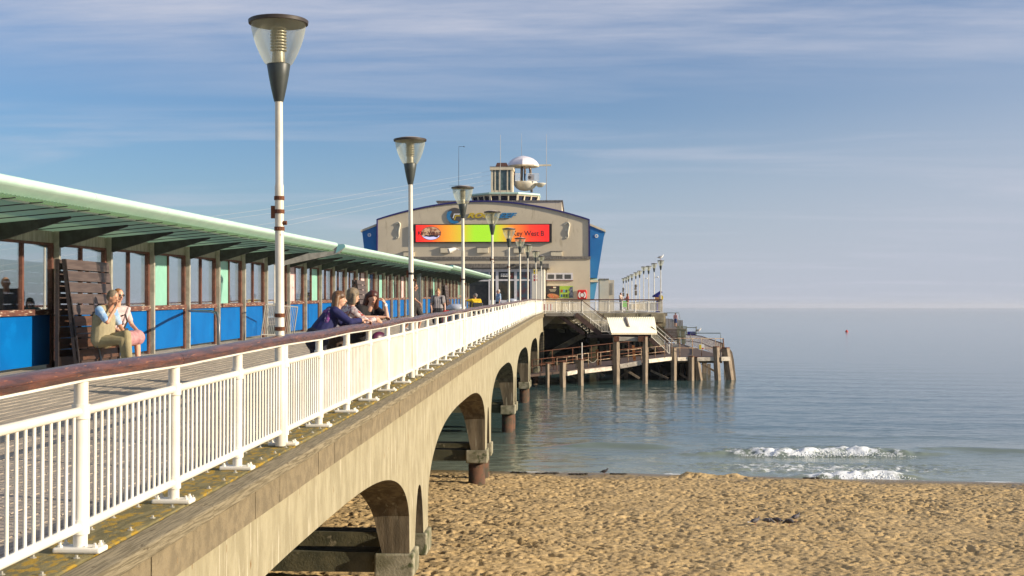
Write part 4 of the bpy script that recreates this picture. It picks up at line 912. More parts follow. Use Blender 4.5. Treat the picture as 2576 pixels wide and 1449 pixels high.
for nm, r0, r1, a0, a1 in (('ring', .0, .19, 0, 360), ('ring', .27, .42, 125, 235), ('ring', .27, .42, -55, 55)):
    k_ = 20; o_ = [(r1 * math.cos(math.radians(a0 + (a1 - a0) * i / k_)), r1 * math.sin(math.radians(a0 + (a1 - a0) * i / k_))) for i in range(k_ + (0 if r0 == 0 else 1))]
    i_ = [] if r0 == 0 else [(r0 * math.cos(math.radians(a1 - (a1 - a0) * i / k_)), r0 * math.sin(math.radians(a1 - (a1 - a0) * i / k_))) for i in range(k_ + 1)]
    g = G(); g.prism(o_ + i_, cc, (1, 0, 0), (0, 0, 1), (0, .04, 0)); obj(nm, g, whitec, lb)
# warning sign on a post
t = thing('warning_sign', 'yellow, white and red warning sign on a thin post in front of the porch', 'sign', (0, 0, 0)); YS = 97.0
a, b = at(1342, 677, YS), at(1351.8, 707.6, YS)
g = G(); g.box(a.x, b.x, YS, YS + .03, b.z, a.z); obj('board', g, whitec, t)
hh_ = a.z - b.z
for nm, f0, f1, c_ in (('yellow_field', .02, .40, (.75, .55, .02)), ('red_field', .80, .98, (.5, .02, .02))):
    g = G(); g.box(a.x + .01, b.x - .01, YS - .008, YS - .002, a.z - hh_ * f1, a.z - hh_ * f0); obj(nm, g, M('sg' + nm, c_, rough=.5), t)
mx = (a.x + b.x) / 2
g = G(); g.prism([(-.12, 0), (.12, 0), (0, .2)], (mx, YS - .014, a.z - hh_ * .24), (1, 0, 0), (0, 0, 1), (0, .004, 0)); obj('triangle_mark', g, black, t)
g = G(); g.prism([(r_ * math.cos(k * math.pi / 12), r_ * math.sin(k * math.pi / 12)) for r_, rng in ((.13, range(25)),) for k in rng] + [(.09 * math.cos(k * math.pi / 12), .09 * math.sin(k * math.pi / 12)) for k in reversed(range(25))], (mx, YS - .014, a.z - hh_ * .60), (1, 0, 0), (0, 0, 1), (0, .004, 0)); g.beam((mx - .08, YS - .012, a.z - hh_ * .60 + .08), (mx + .08, YS - .012, a.z - hh_ * .60 - .08), .004, .03, (0, 1, 0)); obj('prohibition_ring', g, MATS['sgred_field'], t)
g = G(); g.tube([(mx, YS + .06, deckz(YS)), (mx, YS + .06, a.z - .1)], .035, 8); obj('pole', g, white, t, smooth=True)
# roof works: box storey, bridge, booth, dome
rb = thing('roof_control_room', 'octagonal glazed control room with outward leaning windows on the roof', 'tower', (0, 0, 0))
RY = FB + 9
a, b = at(1101, 508.5, FB + 4), at(1413, 560, FB + 4); g = G(); g.box(a.x, b.x, FB + 4, FB + 24, b.z, a.z); obj('plinth', g, cream, rb)
g = G(); g.box(a.x - .15, b.x + .15, FB + 3.9, FB + 24.1, a.z, a.z + .16); obj('plinth_coping', g, coping, rb)
cx0 = at(1271, 500, RY + 3).x; k8 = (RY + 3) / F
zt, zb_ = at(1271, 488.5, RY).z, at(1271, 512, RY).z
rt, rbm = 91 * k8 , 80 * k8
g = G(); g.lathe([(rbm * .97, zb_ - .8), (rt * .97, zt)], 8, (cx0, RY + 4, 0), math.pi / 8); obj('glazing', g, M('bridge_glass', (.01, .012, .03), (.015, .02, .05), 1, .12), rb)
g = G(); g.lathe([(rt * 1.02, zt - .02), (rt * 1.045, zt + .06), (rt * 1.045, zt + .22), (rt * .98, zt + .23)], 8, (cx0, RY + 4, 0), math.pi / 8); obj('roof_edge', g, mintr, rb)
g = G(); g.lathe([(rt * .978, zt + .1), (rt * .978, zt + .235), (.5, zt + .45)], 8, (cx0, RY + 4, 0), math.pi / 8); obj('roof', g, coping, rb)
g = G(); g.lathe([(rt * .985, zt - .16), (rt * .99, zt - .16), (rt * 1.02, zt - .03), (rt * .9, zt - .03)], 8, (cx0, RY + 4, 0), math.pi / 8); obj('eaves_board', g, creamt, rb)
for k in range(8):
    A0, A1 = math.pi / 8 + k * math.pi / 4, math.pi / 8 + (k + 1) * math.pi / 4
    for j in range(0, 4):
        f = j / 3.0 if j < 3 else None
        if f is None: continue
        def pt(r, z): return Vector((cx0 + r * (math.cos(A0) * (1 - f) + math.cos(A1) * f), RY + 4 + r * (math.sin(A0) * (1 - f) + math.sin(A1) * f), z))
        g = G(); g.beam(pt(rbm, zb_ - .6), pt(rt, zt - .02), .16 if j else .26, .12, (0, 0, 1)); obj('mullion', g, creamt, rb)
bt = thing('lift_booth', 'small cream and glass booth on top of the control room', 'booth', (0, 0, 0))
a, b = at(1235, 426, RY + 1), at(1289, 486, RY + 1); zf = zt + .2
g = G(); g.box(a.x + .15, b.x - .15, RY + 1.1, RY + 3.2, zf, a.z - .05); obj('interior', g, M('booth_glass', (.05, .09, .09), (.10, .15, .15), 1.5, .1), bt)
for x_ in (1235, 1244, 1255, 1275, 1284.5):
    q = at(x_, 430, RY + 1); g = G(); g.box(q.x, q.x + (.14 if x_ not in (1235, 1284.5) else .24), RY + 1, RY + 1.16, zf, a.z); obj('frame_post', g, creamt, bt)
g = G(); g.box(b.x - .16, b.x + .02, RY + 1.02, RY + 3.3, zf, a.z); obj('side_wall', g, creamt, bt)
g = G(); g.box(a.x, b.x, RY + 1.02, RY + 1.14, zf, zf + .35); obj('bottom_panel', g, creamt, bt)
g = G(); g.box(a.x - .12, b.x + .14, RY + .85, RY + 3.5, a.z - .08, a.z + .26); obj('roof', g, creamt, bt)
g = G(); g.box(a.x - .14, b.x + .16, RY + .83, RY + 3.52, a.z + .26, a.z + .32); obj('roof_coping', g, coping, bt)
a, b = at(1251, 411, RY + 2), at(1275, 424, RY + 2); g = G(); g.prism([(a.x, a.z), (b.x, a.z), (b.x + .25, b.z), (a.x - .25, b.z)], (0, RY + 1.4, 0), (1, 0, 0), (0, 0, 1), (0, 1.4, 0)); obj('cowl', g, M('cowl_red', (.13, .06, .045), rough=.7), bt)
ds = thing('zip_wire_tower', 'white domed zip-wire launch platform shaped like an open shell on the roof', 'tower', (0, 0, 0))
DY = RY + 5; cxx = at(1316, 450, DY).x; q = DY / F
zbt = at(1316, 417.5, DY).z; ztop = at(1316, 391.7, DY).z
domem = M('dome_white', (.72, .68, .72), (.64, .61, .66), 1, .5)
Rr = 41.5 * q; g = G(); g.lathe([(Rr, 0), (Rr * .93, .26), (Rr * .80, .58), (Rr * .62, .86), (Rr * .40, 1.06), (Rr * .18, 1.16), (.01, ztop - zbt)], 8, (cxx, DY, zbt), math.pi / 2); obj('dome', g, domem, ds, auto=25)
g = G(); g.lathe([(Rr * .98, -.12), (Rr * 1.0, -.01), (Rr * .96, 0)], 8, (cxx, DY, zbt), math.pi / 2); obj('dome_rim', g, creamt, ds)
bz = at(1321, 458.5, DY).z; bb_ = at(1321, 480, DY).z; bx = at(1321, 450, DY).x; br_ = 31.5 * q
g = G(); g.lathe([(.3, bb_ - bz), (br_ * .45, (bb_ - bz) * .93), (br_ * .75, (bb_ - bz) * .66), (br_ * .93, (bb_ - bz) * .3), (br_, 0), (br_ * .97, .03)], 28, (bx, DY, bz)); obj('bowl', g, M('bowl_cream', (.66, .62, .52), (.60, .56, .46), 1, .6), ds, smooth=True)
b2 = at(1359, 462, DY - .5); g = G(); g.lathe([(.25, -.42), (.62, -.1), (.70, 0), (.68, .05)], 18, tuple(b2)); obj('small_bowl', g, MATS['bowl_cream'], ds, smooth=True)
colm = M('column_grey', (.17, .15, .14), rough=.6)
for (x0, y0, x1, y1, yy, r_) in ((1291.5, 417, 1292, 458, DY + 1, .14), (1313, 417, 1312, 458, DY - .4, .17), (1333.5, 417, 1337.5, 484, DY + .8, .16)):
    g = G(); g.tube([at(x0, y0, yy), at(x1, y1, yy)], r_, 10); obj('column', g, colm, ds, smooth=True)
g = G(); g.beam(at(1352, 416, DY), at(1386.5, 415.5, DY), .26, .18); obj('boom', g, creamt, ds)
for (x0, x1, nm) in ((1296, 1308.5, 0), (1326.5, 1345, 1), (1345.5, 1355.5, 2)):
    a, b = at(x0, 437, DY - br_ * .82), at(x1, 459, DY - br_ * .82); g = G()
    for z in (a.z, bz + .05): g.beam((a.x, a.y, z), (b.x, a.y, z), .05, .06)
    for k in range(7): xx = a.x + (b.x - a.x) * k / 6; g.beam((xx, a.y, bz), (xx, a.y, a.z), .03 if k % 6 else .06, .03)
    cg = obj('cage_rail', g, whitec, ds)
    if nm == 1:
        g = G(); g.box(a.x + .08, b.x - .08, a.y + .04, a.y + .06, bz + .12, a.z - .1); obj('banner', g, M('banner_lilac', (.50, .47, .50), rough=.6), cg)
        cq = at(1332, 446.5, a.y - .02); g = G(); g.prism([(.2 * math.cos(k * math.pi / 8), .2 * math.sin(k * math.pi / 8)) for k in range(16)], cq, (1, 0, 0), (0, 0, 1), (0, .02, 0)); obj('banner_logo', g, MATS['logo_grey'], cg)
for (x, y0, y1, lab, r_) in ((1258.7, 339, 508, 'tall white whip mast in front of the glass booth', .035), (1312, 335, 393, 'slim aerial rising from the top of the white dome', .022), (1374.7, 337, 508, 'tall white whip mast right of the dome', .035), (1154, 369, 470, 'thin grey weather mast left of the control room', .025)):
    yy = FB + 4.5 if x != 1312 else DY; t = thing('aerial_mast', lab, 'mast', tuple(at(x, y1, yy)), group='masts on the roof'); h_ = at(x, y0, yy).z - t.location.z
    g = G(); g.tube([(0, 0, 0), (0, 0, h_ * .6), (0, 0, h_)], [r_, r_ * .9, r_ * .5], 6); obj('mast_tube', g, M('mast_grey', (.42, .42, .40), rough=.5) if x != 1154 else steeld, t, smooth=True)
    if x == 1154: g = G(); g.tube([(0, 0, h_), (.55, 0, h_ + .03)], .02, 5); g.ball((.6, 0, h_), .07, 6, 5); g.tube([(-1.1, 0, .1), (.3, 0, .2)], .015, 5); obj('cross_arm', g, steeld, t)
for k, (x0, y0, yy) in enumerate(((1236, 430, 640), (1236, 440, 655), (1240, 452, 706), (1240, 462, 722))):
    g = G(); g.tube([at(x0, y0, RY + 4), (at(x0, y0, RY + 4) + at(-500, yy + 42, 62)) / 2 - Vector((0, 0, .5)), at(-500, yy + 42, 62)], .007, 4)
    tag(obj('zip_wire', g, M('wire', (.55, .55, .52), rough=.4)), ['topmost of the four zip wires slanting from the roof tower', 'second zip wire down slanting from the roof tower', 'third zip wire down slanting from the roof tower', 'lowest of the four zip wires slanting from the roof tower'][k], 'cable', 'zip wires over the shelters')
# ------------------------------------------------------------------ stairs and awning at the head
sw = thing('staircase', 'brown steel staircase with white railings dropping from the pier head to the landing stage', 'staircase', (0, 0, 0))
stg = M('stringer_brown', (.10, .055, .04), (.06, .035, .028), 3, .7, c3=(.22, .09, .04), s3=6, t3=.62)
def flight(pa, pb, Yn, Yf, n_, wst=.34):
    """steel flight from photo point pa down to pb; near stringer at depth Yn, far one at Yf"""
    A, B = at(*pa, Yn), at(*pb, Yn); A2, B2 = Vector((A.x, Yf, A.z)), Vector((B.x, Yf, B.z))
    for a, b in ((A, B), (A2, B2)): g = G(); g.beam(a, b, .08, wst, (0, 0, 1)); obj('stringer', g, stg, sw)
    for k in range(n_):
        p_ = A + (B - A) * ((k + .5) / n_); g = G(); g.box(p_.x - .14, p_.x + .14, Yn + .05, Yf - .05, p_.z - .02, p_.z + .02); obj('tread', g, stg, sw)
    return A, B
def brail(pts, nper=.13, h0=.12, h1=1.0, hand=handwood, nm='balustrade'):
    g = G(); gh = G()
    for a, b in zip(pts[:-1], pts[1:]):
        for zz in (h0, h1 - .22): g.tube([a + Vector((0, 0, zz)), b + Vector((0, 0, zz))], .03, 5)
        ln = (b - a).length; k = max(2, int(ln / nper))
        for j in range(k + 1):
            q = a + (b - a) * (j / k); g.tube([q + Vector((0, 0, h0)), q + Vector((0, 0, h1 - .22))], .013, 4, False)
        g.tube([a, a + Vector((0, 0, h1))], .035, 6); g.tube([b, b + Vector((0, 0, h1))], .035, 6)
        gh.beam(a + Vector((0, 0, h1 + .02)), b + Vector((0, 0, h1 + .02)), .10, .06)
    o = obj(nm, g, white, sw); 
    if hand: obj('handrail', gh, hand, sw)
SYn, SYf = 109.2, 111.2
la, lb_ = at(1372, 788, SYn), at(1462, 788, SYn)
g = G(); g.box(la.x, lb_.x + .2, SYn, 111.85, la.z - .25, la.z - .02); obj('landing', g, M('landing_grey', (.30, .27, .22), (.2, .18, .15), 2, .8), sw)
g = G(); g.prism([(0, 0), (1.2, 0), (0, -1.1)], (-3.0, 111.2, la.z - .26), (1, 0, 0), (0, 0, 1), (0, .6, 0)); obj('corbel', g, cream, sw)
A, B = flight((1448, 791), (1512, 842), SYn, SYf, 10, .42); flight((1406, 793), (1470, 841), SYn + .4, SYf - .3, 10, .34)
dl = Vector((0, 0, .16))
brail([at(1372, 789, SYn), at(1414, 789, SYn), at(1440, 789, SYn), at(1462.5, 789, SYn)], h1=1.17)
brail([at(1462.5, 789, SYn), at(1515, 829, SYn), at(1535, 843, SYn)], h1=1.17)
brail([at(1424, 797, SYf), at(1466, 828, SYf), at(1478, 838, SYf)], h1=.9, hand=None)
brail([at(1486, 838, 111.4), at(1535, 838, 111.4)], h1=1.35, hand=None)
a, b = at(1476, 841, SYn - .2), at(1638, 850, SYn - .2)
g = G(); g.box(a.x, b.x, SYn - .3, SYf + .5, b.z, a.z - .05); obj('mid_landing', g, M('landing_dark', (.05, .035, .03), rough=.8), sw)
flight((1636, 852), (1682, 902), SYn - .5, SYf - .3, 11, .34); flight((1560, 852), (1640, 905), SYn + .8, SYf + .2, 8, .3)
brail([at(1638.5, 851, SYn - .5), at(1676, 885, SYn - .5), at(1684, 895, SYn - .5)], h1=1.0)
brail([at(1649, 843, SYf - .3), at(1700, 888, SYf - .3)], h1=1.1, h0=.5, nper=2)
t = thing('awning', 'sloping yellow-white corrugated awning over the lower stair landing', 'awning', (0, 0, 0))
aw = M('awning_cream', (.88, .84, .66), (.84, .79, .60), .8, .45)
TL, TR, BL, BR = at(1526, 798.5, 107.4), at(1646.5, 797, 110.2), at(1538, 837.7, 105.6), at(1652.7, 837.7, 108.4)
g = G(); n_ = 104
for i in range(n_ + 1):
    f = i / n_; dz = .03 * math.sin(i * math.pi / 2)
    for j in range(5):
        p_ = (TL * (1 - f) + TR * f) * (1 - j / 4) + (BL * (1 - f) + BR * f) * (j / 4); q_ = max(.12, 1 - j * .9); g.v.append((p_.x, p_.y - dz * .5 * q_, p_.z + dz * q_))
for i in range(n_):
    for j in range(4): a = i * 5 + j; g.f.append((a, a + 1, a + 6, a + 5))
o = obj('sheet', g, aw, t); sm_ = o.modifiers.new('s', 'SOLIDIFY'); sm_.thickness = .02
g = G(); g.beam(TL + Vector((0, .05, -.12)), TR + Vector((0, .05, -.12)), .06, .08); g.beam(BL + Vector((0, .05, -.08)), BR + Vector((0, .05, -.08)), .06, .08); obj('edge_bar', g, creamt, t)
g = G(); g.tube([at(1573, 799, 108.35), at(1575, 806, 108.0), at(1581, 822, 107.35)], [.10, .15, .13], 8); tag(obj('grey_tarpaulin', g, M('bag_grey', (.10, .085, .075), (.25, .22, .2), 6, .8), smooth=True), 'rolled grey tarpaulin lying on the yellow-white awning', 'tarpaulin')
# ------------------------------------------------------------------ landing stage
ls = thing('landing_stage', 'weathered timber landing stage with rusty rails below the pier head', 'landing stage', (0, 0, 0))
def pile(xl, yt, xr, yb, Y, xs=None, lean=0, parent=ls):
    a = at(xl, yb, Y); b = at(xr, yb, Y); wd = (b.x - a.x); s = wd / 1.40; c_ = Vector(((a.x + b.x) / 2, Y, 0)); g = G()
    zt_ = at(xl, yt, Y).z; ang = math.radians(-40); cs, sn = math.cos(ang), math.sin(ang); pts = [(-s / 2, -s / 2), (s / 2, -s / 2), (s / 2, s / 2), (-s / 2, s / 2)]
    pts = [(p_[0] * cs - p_[1] * sn, p_[0] * sn + p_[1] * cs) for p_ in pts]; v_ = []
    for z, dx in ((-9, 0), (WATER, 0), ((WATER + zt_) / 2, lean / 2 + R.uniform(-.02, .02)), (zt_, lean)):
        v_.append([(c_.x + p_[0] + dx, c_.y + p_[1], z) for p_ in pts])
    bI = 0
    for q in v_: g.v += q
    for k in range(3):
        for i in range(4): g.f.append((k * 4 + i, k * 4 + (i + 1) % 4, (k + 1) * 4 + (i + 1) % 4, (k + 1) * 4 + i))
    g.f.append((12, 13, 14, 15))
    po = bevel(obj('pile', g, pilem, parent), .02)
    g = G(); g.prism([(p_[0] * 1.03, p_[1] * 1.03) for p_ in pts], (c_.x + lean, c_.y, zt_), (1, 0, 0), (0, 1, 0), (0, 0, .07)); obj('pile_cap', g, rust, po)
    return c_
PD = [(1371.9, 915.7, 1382.4, 975.5, 91.6), (1407.7, 912, 1423.9, 975, 91.8), (1453.9, 906, 1468.6, 969.6, 93.8), (1541.8, 848, 1559.3, 965, 96), (1615.6, 848, 1629.7, 966, 96.2), (1687, 875.9, 1702.5, 956, 100.6), (1731.6, 897.7, 1746.8, 955.6, 101)]
for (a, b, c, d, Y_) in PD: pile(a, b, c, d, Y_)
pile(1754, 900, 1769, 955, 101.2, lean=-.28); pile(1797, 873.5, 1814, 955.6, 101.2, lean=-.12)
pile(1828, 876, 1848, 955.6, 101.6, lean=-.38)
g = G(); g.prism([(at(x, y, 103).x, at(x, y, 103).z) for x, y in ((1815, 876), (1833, 876.5), (1839, 885), (1843, 905), (1849, 957), (1828, 957), (1815, 880))], (0, 102.2, 0), (1, 0, 0), (0, 0, 1), (0, 1.0, 0)); obj('fender', g, pilem, ls)
for k, (x0, x1, yt, Y_) in enumerate(((1380, 1386, 912, 100), (1450, 1458, 915, 104), (1500, 1508, 930, 106), (1570, 1580, 925, 105), (1660, 1668, 922, 108), (1712, 1720, 915, 110), (1780, 1788, 915, 110), (1822, 1827, 915, 110), (1600, 1606, 930, 112), (1640, 1645, 925, 112))):
    a, b = at(x0, 940, Y_), at(x1, 940, Y_); g = G(); g.box(a.x, b.x, Y_, Y_ + .3, -9, at(x0, yt, Y_).z); obj('inner_pile', g, pilem, ls)
def brc(p0, p1, Y0, Y1, w_=.16, m=pilem, nm='brace'): g = G(); g.beam(at(*p0, Y0), at(*p1, Y1), w_, w_, (0, 1, .1)); obj(nm, g, m, ls)
for p0, p1, y0, y1 in (((1571, 929), (1609, 952), 99, 99), ((1637, 932), (1681, 953), 101, 101), ((1710, 940), (1732, 954), 102, 102), ((1490, 920), (1520, 947), 97, 97), ((1415, 925), (1450, 950), 95, 97), ((1700, 935), (1660, 950), 104, 104), ((1590, 925), (1560, 950), 103, 103), ((1765, 915), (1800, 935), 105, 105)): brc(p0, p1, y0, y1)
tag_ = [((1424, 940.5), (1449, 935.5), 91.9, 93, 9.5), ((1469, 934.5), (1537, 926.5), 93.9, 95.4, 10), ((1559, 922), (1613, 912.5), 96.1, 96.3, 11), ((1629.5, 908.5), (1686, 902), 96.6, 100.4, 9.5), ((1703, 903.5), (1729, 903), 100.7, 101, 9), ((1753, 903.5), (1795, 903), 101.1, 101.2, 9.5), ((1813, 903), (1835, 902.5), 101.2, 101.4, 10.5)]
for p0, p1, y0, y1, hp in tag_:
    a, b = at(*p0, y0), at(*p1, y1); g = G(); g.beam(a, b, .26, hp * y0 / F); bevel(obj('fender_beam', g, peel, ls), .02)
for p0, p1, y0, y1 in (((1554, 852.5), (1612, 853.5), 96, 96.2),): g = G(); g.beam(at(*p0, y0), at(*p1, y1), .3, 10.5 * y0 / F); bevel(obj('cross_head', g, M('cross_head_grey', (.36, .33, .27), (.28, .25, .2), 2, .8), ls), .02)
for x_ in (1551, 1612): a = at(x_, 852.5, 95.8); g = G(); g.box(a.x - .2, a.x + .2, 95.7, 96.3, a.z - .2, a.z + .2); obj('corner_plate', g, rust, ls)
# decks: sloping ramp then the level stage going back
def quadslab(pts, th, nm, m):
    g = G(); g.hexa([p_ - Vector((0, 0, th)) for p_ in pts] + pts); obj(nm, g, m, ls)
dlo = Vector((0, 0, .12))
R0, R1, R2 = at(1330, 943, 92.5), at(1552, 917, 96.4), at(1688, 898, 100.9)
quadslab([R0, R1, Vector((R1.x, 104, R1.z)), Vector((R0.x, 104, R0.z))], .18, 'ramp_deck', brownd)
quadslab([R1, R2, Vector((R2.x + .3, 108, R2.z)), Vector((R1.x, 108, R1.z))], .18, 'ramp_deck', brownd)
SZ = at(1760, 899, 101).z; xr = at(1829, 900, 101.3).x
quadslab([Vector((R2.x, 101.0, SZ)), Vector((xr, 101.3, SZ)), Vector((xr - .6, 140, SZ)), Vector((R2.x - .5, 140, SZ))], .2, 'stage_deck', brownd)
for k in range(12):
    g = G(); yy = 102 + k * 3.1; g.box(R2.x, xr - .3, yy, yy + .2, SZ - .5, SZ - .2); obj('joist', g, pilem, ls)
for yy in (112, 122, 132):
    for xx in (R2.x + .4, xr - .9): g = G(); g.box(xx, xx + .4, yy, yy + .4, -9, SZ - .2); obj('inner_pile', g, pilem, ls)
g = G(); g.box(R1.x - 1, xr - 1.6, 110.5, 110.9, -8, SZ - .25); obj('shade_sheet', g, ud, ls)  # dark sheet added to stand in for the shade under the stage
g = G(); g.box(xr - 2.5, xr - 2.2, 101.8, 140, WATER - .5, SZ - .6); obj('rear_fender', g, pilem, ls)
def prail(pts, hs=(.95, .5), r_=.028, m=rustrail, nm='rusty_rail', ev=1, posts=True):
    g = G()
    for h_ in hs: g.tube([p_ + Vector((0, 0, h_)) for p_ in pts], r_, 6)
    if posts:
        for p_ in pts: g.tube([p_, p_ + Vector((0, 0, hs[0]))], r_ * 1.1, 6)
    obj(nm, g, m, ls, smooth=True)
Yq = lambda x: 91.5 + (x - 1370) * .0235
def onr(x): # stage-front walking level at photo column x
    if x < 1688:
        f = (x - 1330) / 358; y_ = 943 - 45 * f ** .96
    else: y_ = 899
    return at(x, y_, Yq(x) + .5)
prail([onr(x) for x in (1401, 1425, 1449)]); prail([onr(x) for x in (1452, 1466, 1480)], hs=(1.05, .55)); prail([onr(x) for x in (1503, 1511, 1540)], hs=(1.0, .45)); prail([onr(x) for x in (1559, 1580, 1613)]); prail([onr(x) for x in (1630, 1648, 1672)])
prail([onr(x) for x in (1690, 1710, 1742, 1765, 1800, 1819)], hs=(1.52, .75))
g = G(); g.tube([onr(1819) + Vector((0, 0, 1.55)), onr(1822) + Vector((.05, 0, 0))], .05, 6); obj('end_post', g, rust, ls)
back = [Vector((q.x - .3, q.y + 6.5, q.z)) for q in (onr(1340), onr(1395), onr(1450), onr(1500), onr(1550), onr(1600), onr(1650))]
prail(back, hs=(1.35, .75, .4), m=rust); prail([onr(x) + Vector((0, 2.5, 0)) for x in (1335, 1360, 1392)], m=rust)
for x_ in (1505.5, 1598): g = G(); q = onr(x_) + Vector((0, 1.2, 0)); g.beam(q, q + Vector((-.1, 0, 1.2)), .22, .10, (0, 1, 0)); obj('rusty_upright', g, M('orange_rust', (.30, .11, .03), (.2, .07, .02), 6, .85), ls)
g = G(); g.tube([onr(1464) + Vector((0, 0, 0)), onr(1464) + Vector((0, 0, 1.9))], .035, 6); obj('white_pole', g, whitec, ls)
g = G(); c0, c1 = onr(1480) + Vector((0, 0, .55)), onr(1503) + Vector((0, 0, .55)); g.tube([c0 + (c1 - c0) * f + Vector((0, 0, -.25 * math.sin(math.pi * f))) for f in [k / 8 for k in range(9)]], .018, 5); obj('chain', g, steel, ls)
sg = thing('safety_sign', 'small white and yellow safety notice on the landing stage rail', 'sign', (0, 0, 0))
a, b = at(1759.6, 866, 101.0), at(1769, 879, 101.0); g = G(); g.box(a.x - .05, b.x + .08, 100.98, 101.0, b.z - .03, a.z); obj('board', g, whitec, sg)
g = G(); g.box(a.x - .02, (a.x + b.x) / 2, 100.965, 100.975, b.z + .02, a.z - .03); obj('yellow_field', g, MATS['sgyellow_field'], sg); g = G(); g.box((a.x + b.x) / 2 + .04, b.x + .03, 100.965, 100.975, b.z + .02, b.z + .12); obj('red_field', g, MATS['sgred_field'], sg)
a, b = at(1687, 866, 101.6), at(1706, 878, 101.6); g = G(); g.box(a.x, b.x, 101.6, 101.66, b.z, a.z); tag(obj('grey_notice_board', g, M('board_grey', (.25, .25, .24), rough=.6)), 'grey notice board at the foot of the lower stairs', 'notice board')
# curved rusty fence at the back of the stage
fn_ = thing('curved_fence', 'curved rusty vertical-bar fence round the far side of the stage', 'fence', (0, 0, 0))
cp = [(1726, 842, 150), (1745, 843, 145), (1765, 846, 138), (1782, 852, 130), (1800, 858, 120), (1816, 863, 110), (1820, 866, 104)]
cpt = []
for i in range(len(cp) - 1):
    for k in range(8): f = k / 8; q = [cp[i][j] * (1 - f) + cp[i + 1][j] * f for j in range(3)]; cpt.append(at(q[0], q[1], q[2]))
g = G(); g.tube(cpt, .05, 5); g.tube([p_ + Vector((0, 0, -.75)) for p_ in cpt], .04, 5); obj('rail', g, rust, fn_)
bm2 = None; gB = G(); gB.tube([(0, 0, -1.3), (0, 0, 0)], .03, 5); bm2 = mesh_of('bar', gB); bm2.materials.append(rustrail)
for p_ in cpt: obj('bar', bm2, None, fn_, loc=p_)
gf = thing('green_fence', 'green metal paling fence beside the steps at the back of the stage', 'fence', (0, 0, 0)); gm = M('fence_green', (.07, .11, .07), (.12, .10, .06), 5, .7)
gB = G(); gB.tube([(0, 0, -2.0), (0, 0, .0)], .035, 5); bm3 = mesh_of('paling', gB); bm3.materials.append(gm)
for k in range(11): obj('paling', bm3, None, gf, loc=at(1703.5 + 2.1 * k, 819 + 1.2 * abs(math.sin(k * 2)), 147 - k * .4))
for k in range(3): obj('paling', bm3, None, gf, loc=at(1663 + 5 * k, 814 + k, 147))
g = G(); g.tube([at(1703, 828, 147), at(1725, 833, 143)], .04, 5); g.tube([at(1703, 845, 147), at(1725, 851, 143)], .04, 5); obj('cross_rail', g, gm, gf)
ru = thing('raised_platform', 'raised timber platform with steps behind the landing stage', 'platform', (0, 0, 0))
SP = 148.0; a, b = at(1662, 826, SP + 5), at(1718, 826, SP + 5)
g = G(); g.box(a.x, b.x, SP, SP + 9, a.z - .2, a.z); obj('platform_deck', g, M('platform_brown', (.13, .10, .085), (.09, .07, .06), 2, .85), ru)
for k in range(7):
    q0, q1 = at(1668, 829 + k * 4.6, SP - k * .35), at(1704, 829 + k * 4.6, SP - k * .35); g = G(); g.box(q0.x, q1.x, SP - k * .35 - .35, SP - k * .35 + .3, q0.z - .16, q0.z); obj('step', g, MATS['platform_brown'], ru)
q0, q1 = at(1662, 800.5, SP + 9.2), at(1718, 830, SP + 9.2)
nb_ = 16
for k in range(nb_):
    xa = q0.x + (q1.x - q0.x) * k / nb_; xb = q0.x + (q1.x - q0.x) * (k + 1) / nb_; tz = q0.z - (.0 + .28 * max(0, k / nb_ - .1)); g = G(); g.box(xa + .02, xb - .02, SP + 9.2, SP + 9.35, q1.z - 1, tz + R.uniform(-.04, .04)); obj('screen_plank', g, M('screen_timber', (.20, .17, .14), (.13, .11, .09), 2, .85, stretch=(3, 1, .4), rnd=.15), ru)
for xx in (a.x + .2, b.x - .5):
    for yy in (SP + .3, SP + 8): g = G(); g.box(xx, xx + .35, yy, yy + .35, -9, a.z - .2); obj('leg', g, pilem, ru)
g = G(); a, b = at(1729, 834, 150), at(1750, 844, 150); 
t = thing('blue_banner', 'dark blue rectangular banner board on poles behind the stage', 'sign', (0, 0, 0)); g.box(a.x, b.x, 150, 150.06, b.z, a.z); obj('board', g, M('banner_blue', (.012, .012, .17), rough=.5), t)
for x_ in (1727, 1751.5): g = G(); g.tube([at(x_, 821, 150), at(x_, 842, 150)], .06, 6); obj('pole', g, gm, t)
g = G(); g.tube([at(1726, 824, 150), at(1752, 824, 150)], .04, 5); obj('top_bar', g, gm, t)
for k, (pts, Y_) in enumerate((([(1737, 862), (1737, 838), (1812, 838), (1814, 862), (1813, 895)], 112), ([(1670, 787), (1708, 787), (1711, 803)], 157))):
    g = G(); g.tube([at(x, y, Y_) for x, y in pts], .045, 6); tag(obj('pipe_frame', g, M('pipe_green_grey', (.13, .17, .16), rough=.5)), ['tall thin pipe frame standing over the landing stage', 'thin pipe frame above the timber screen behind the stage'][k], 'frame')
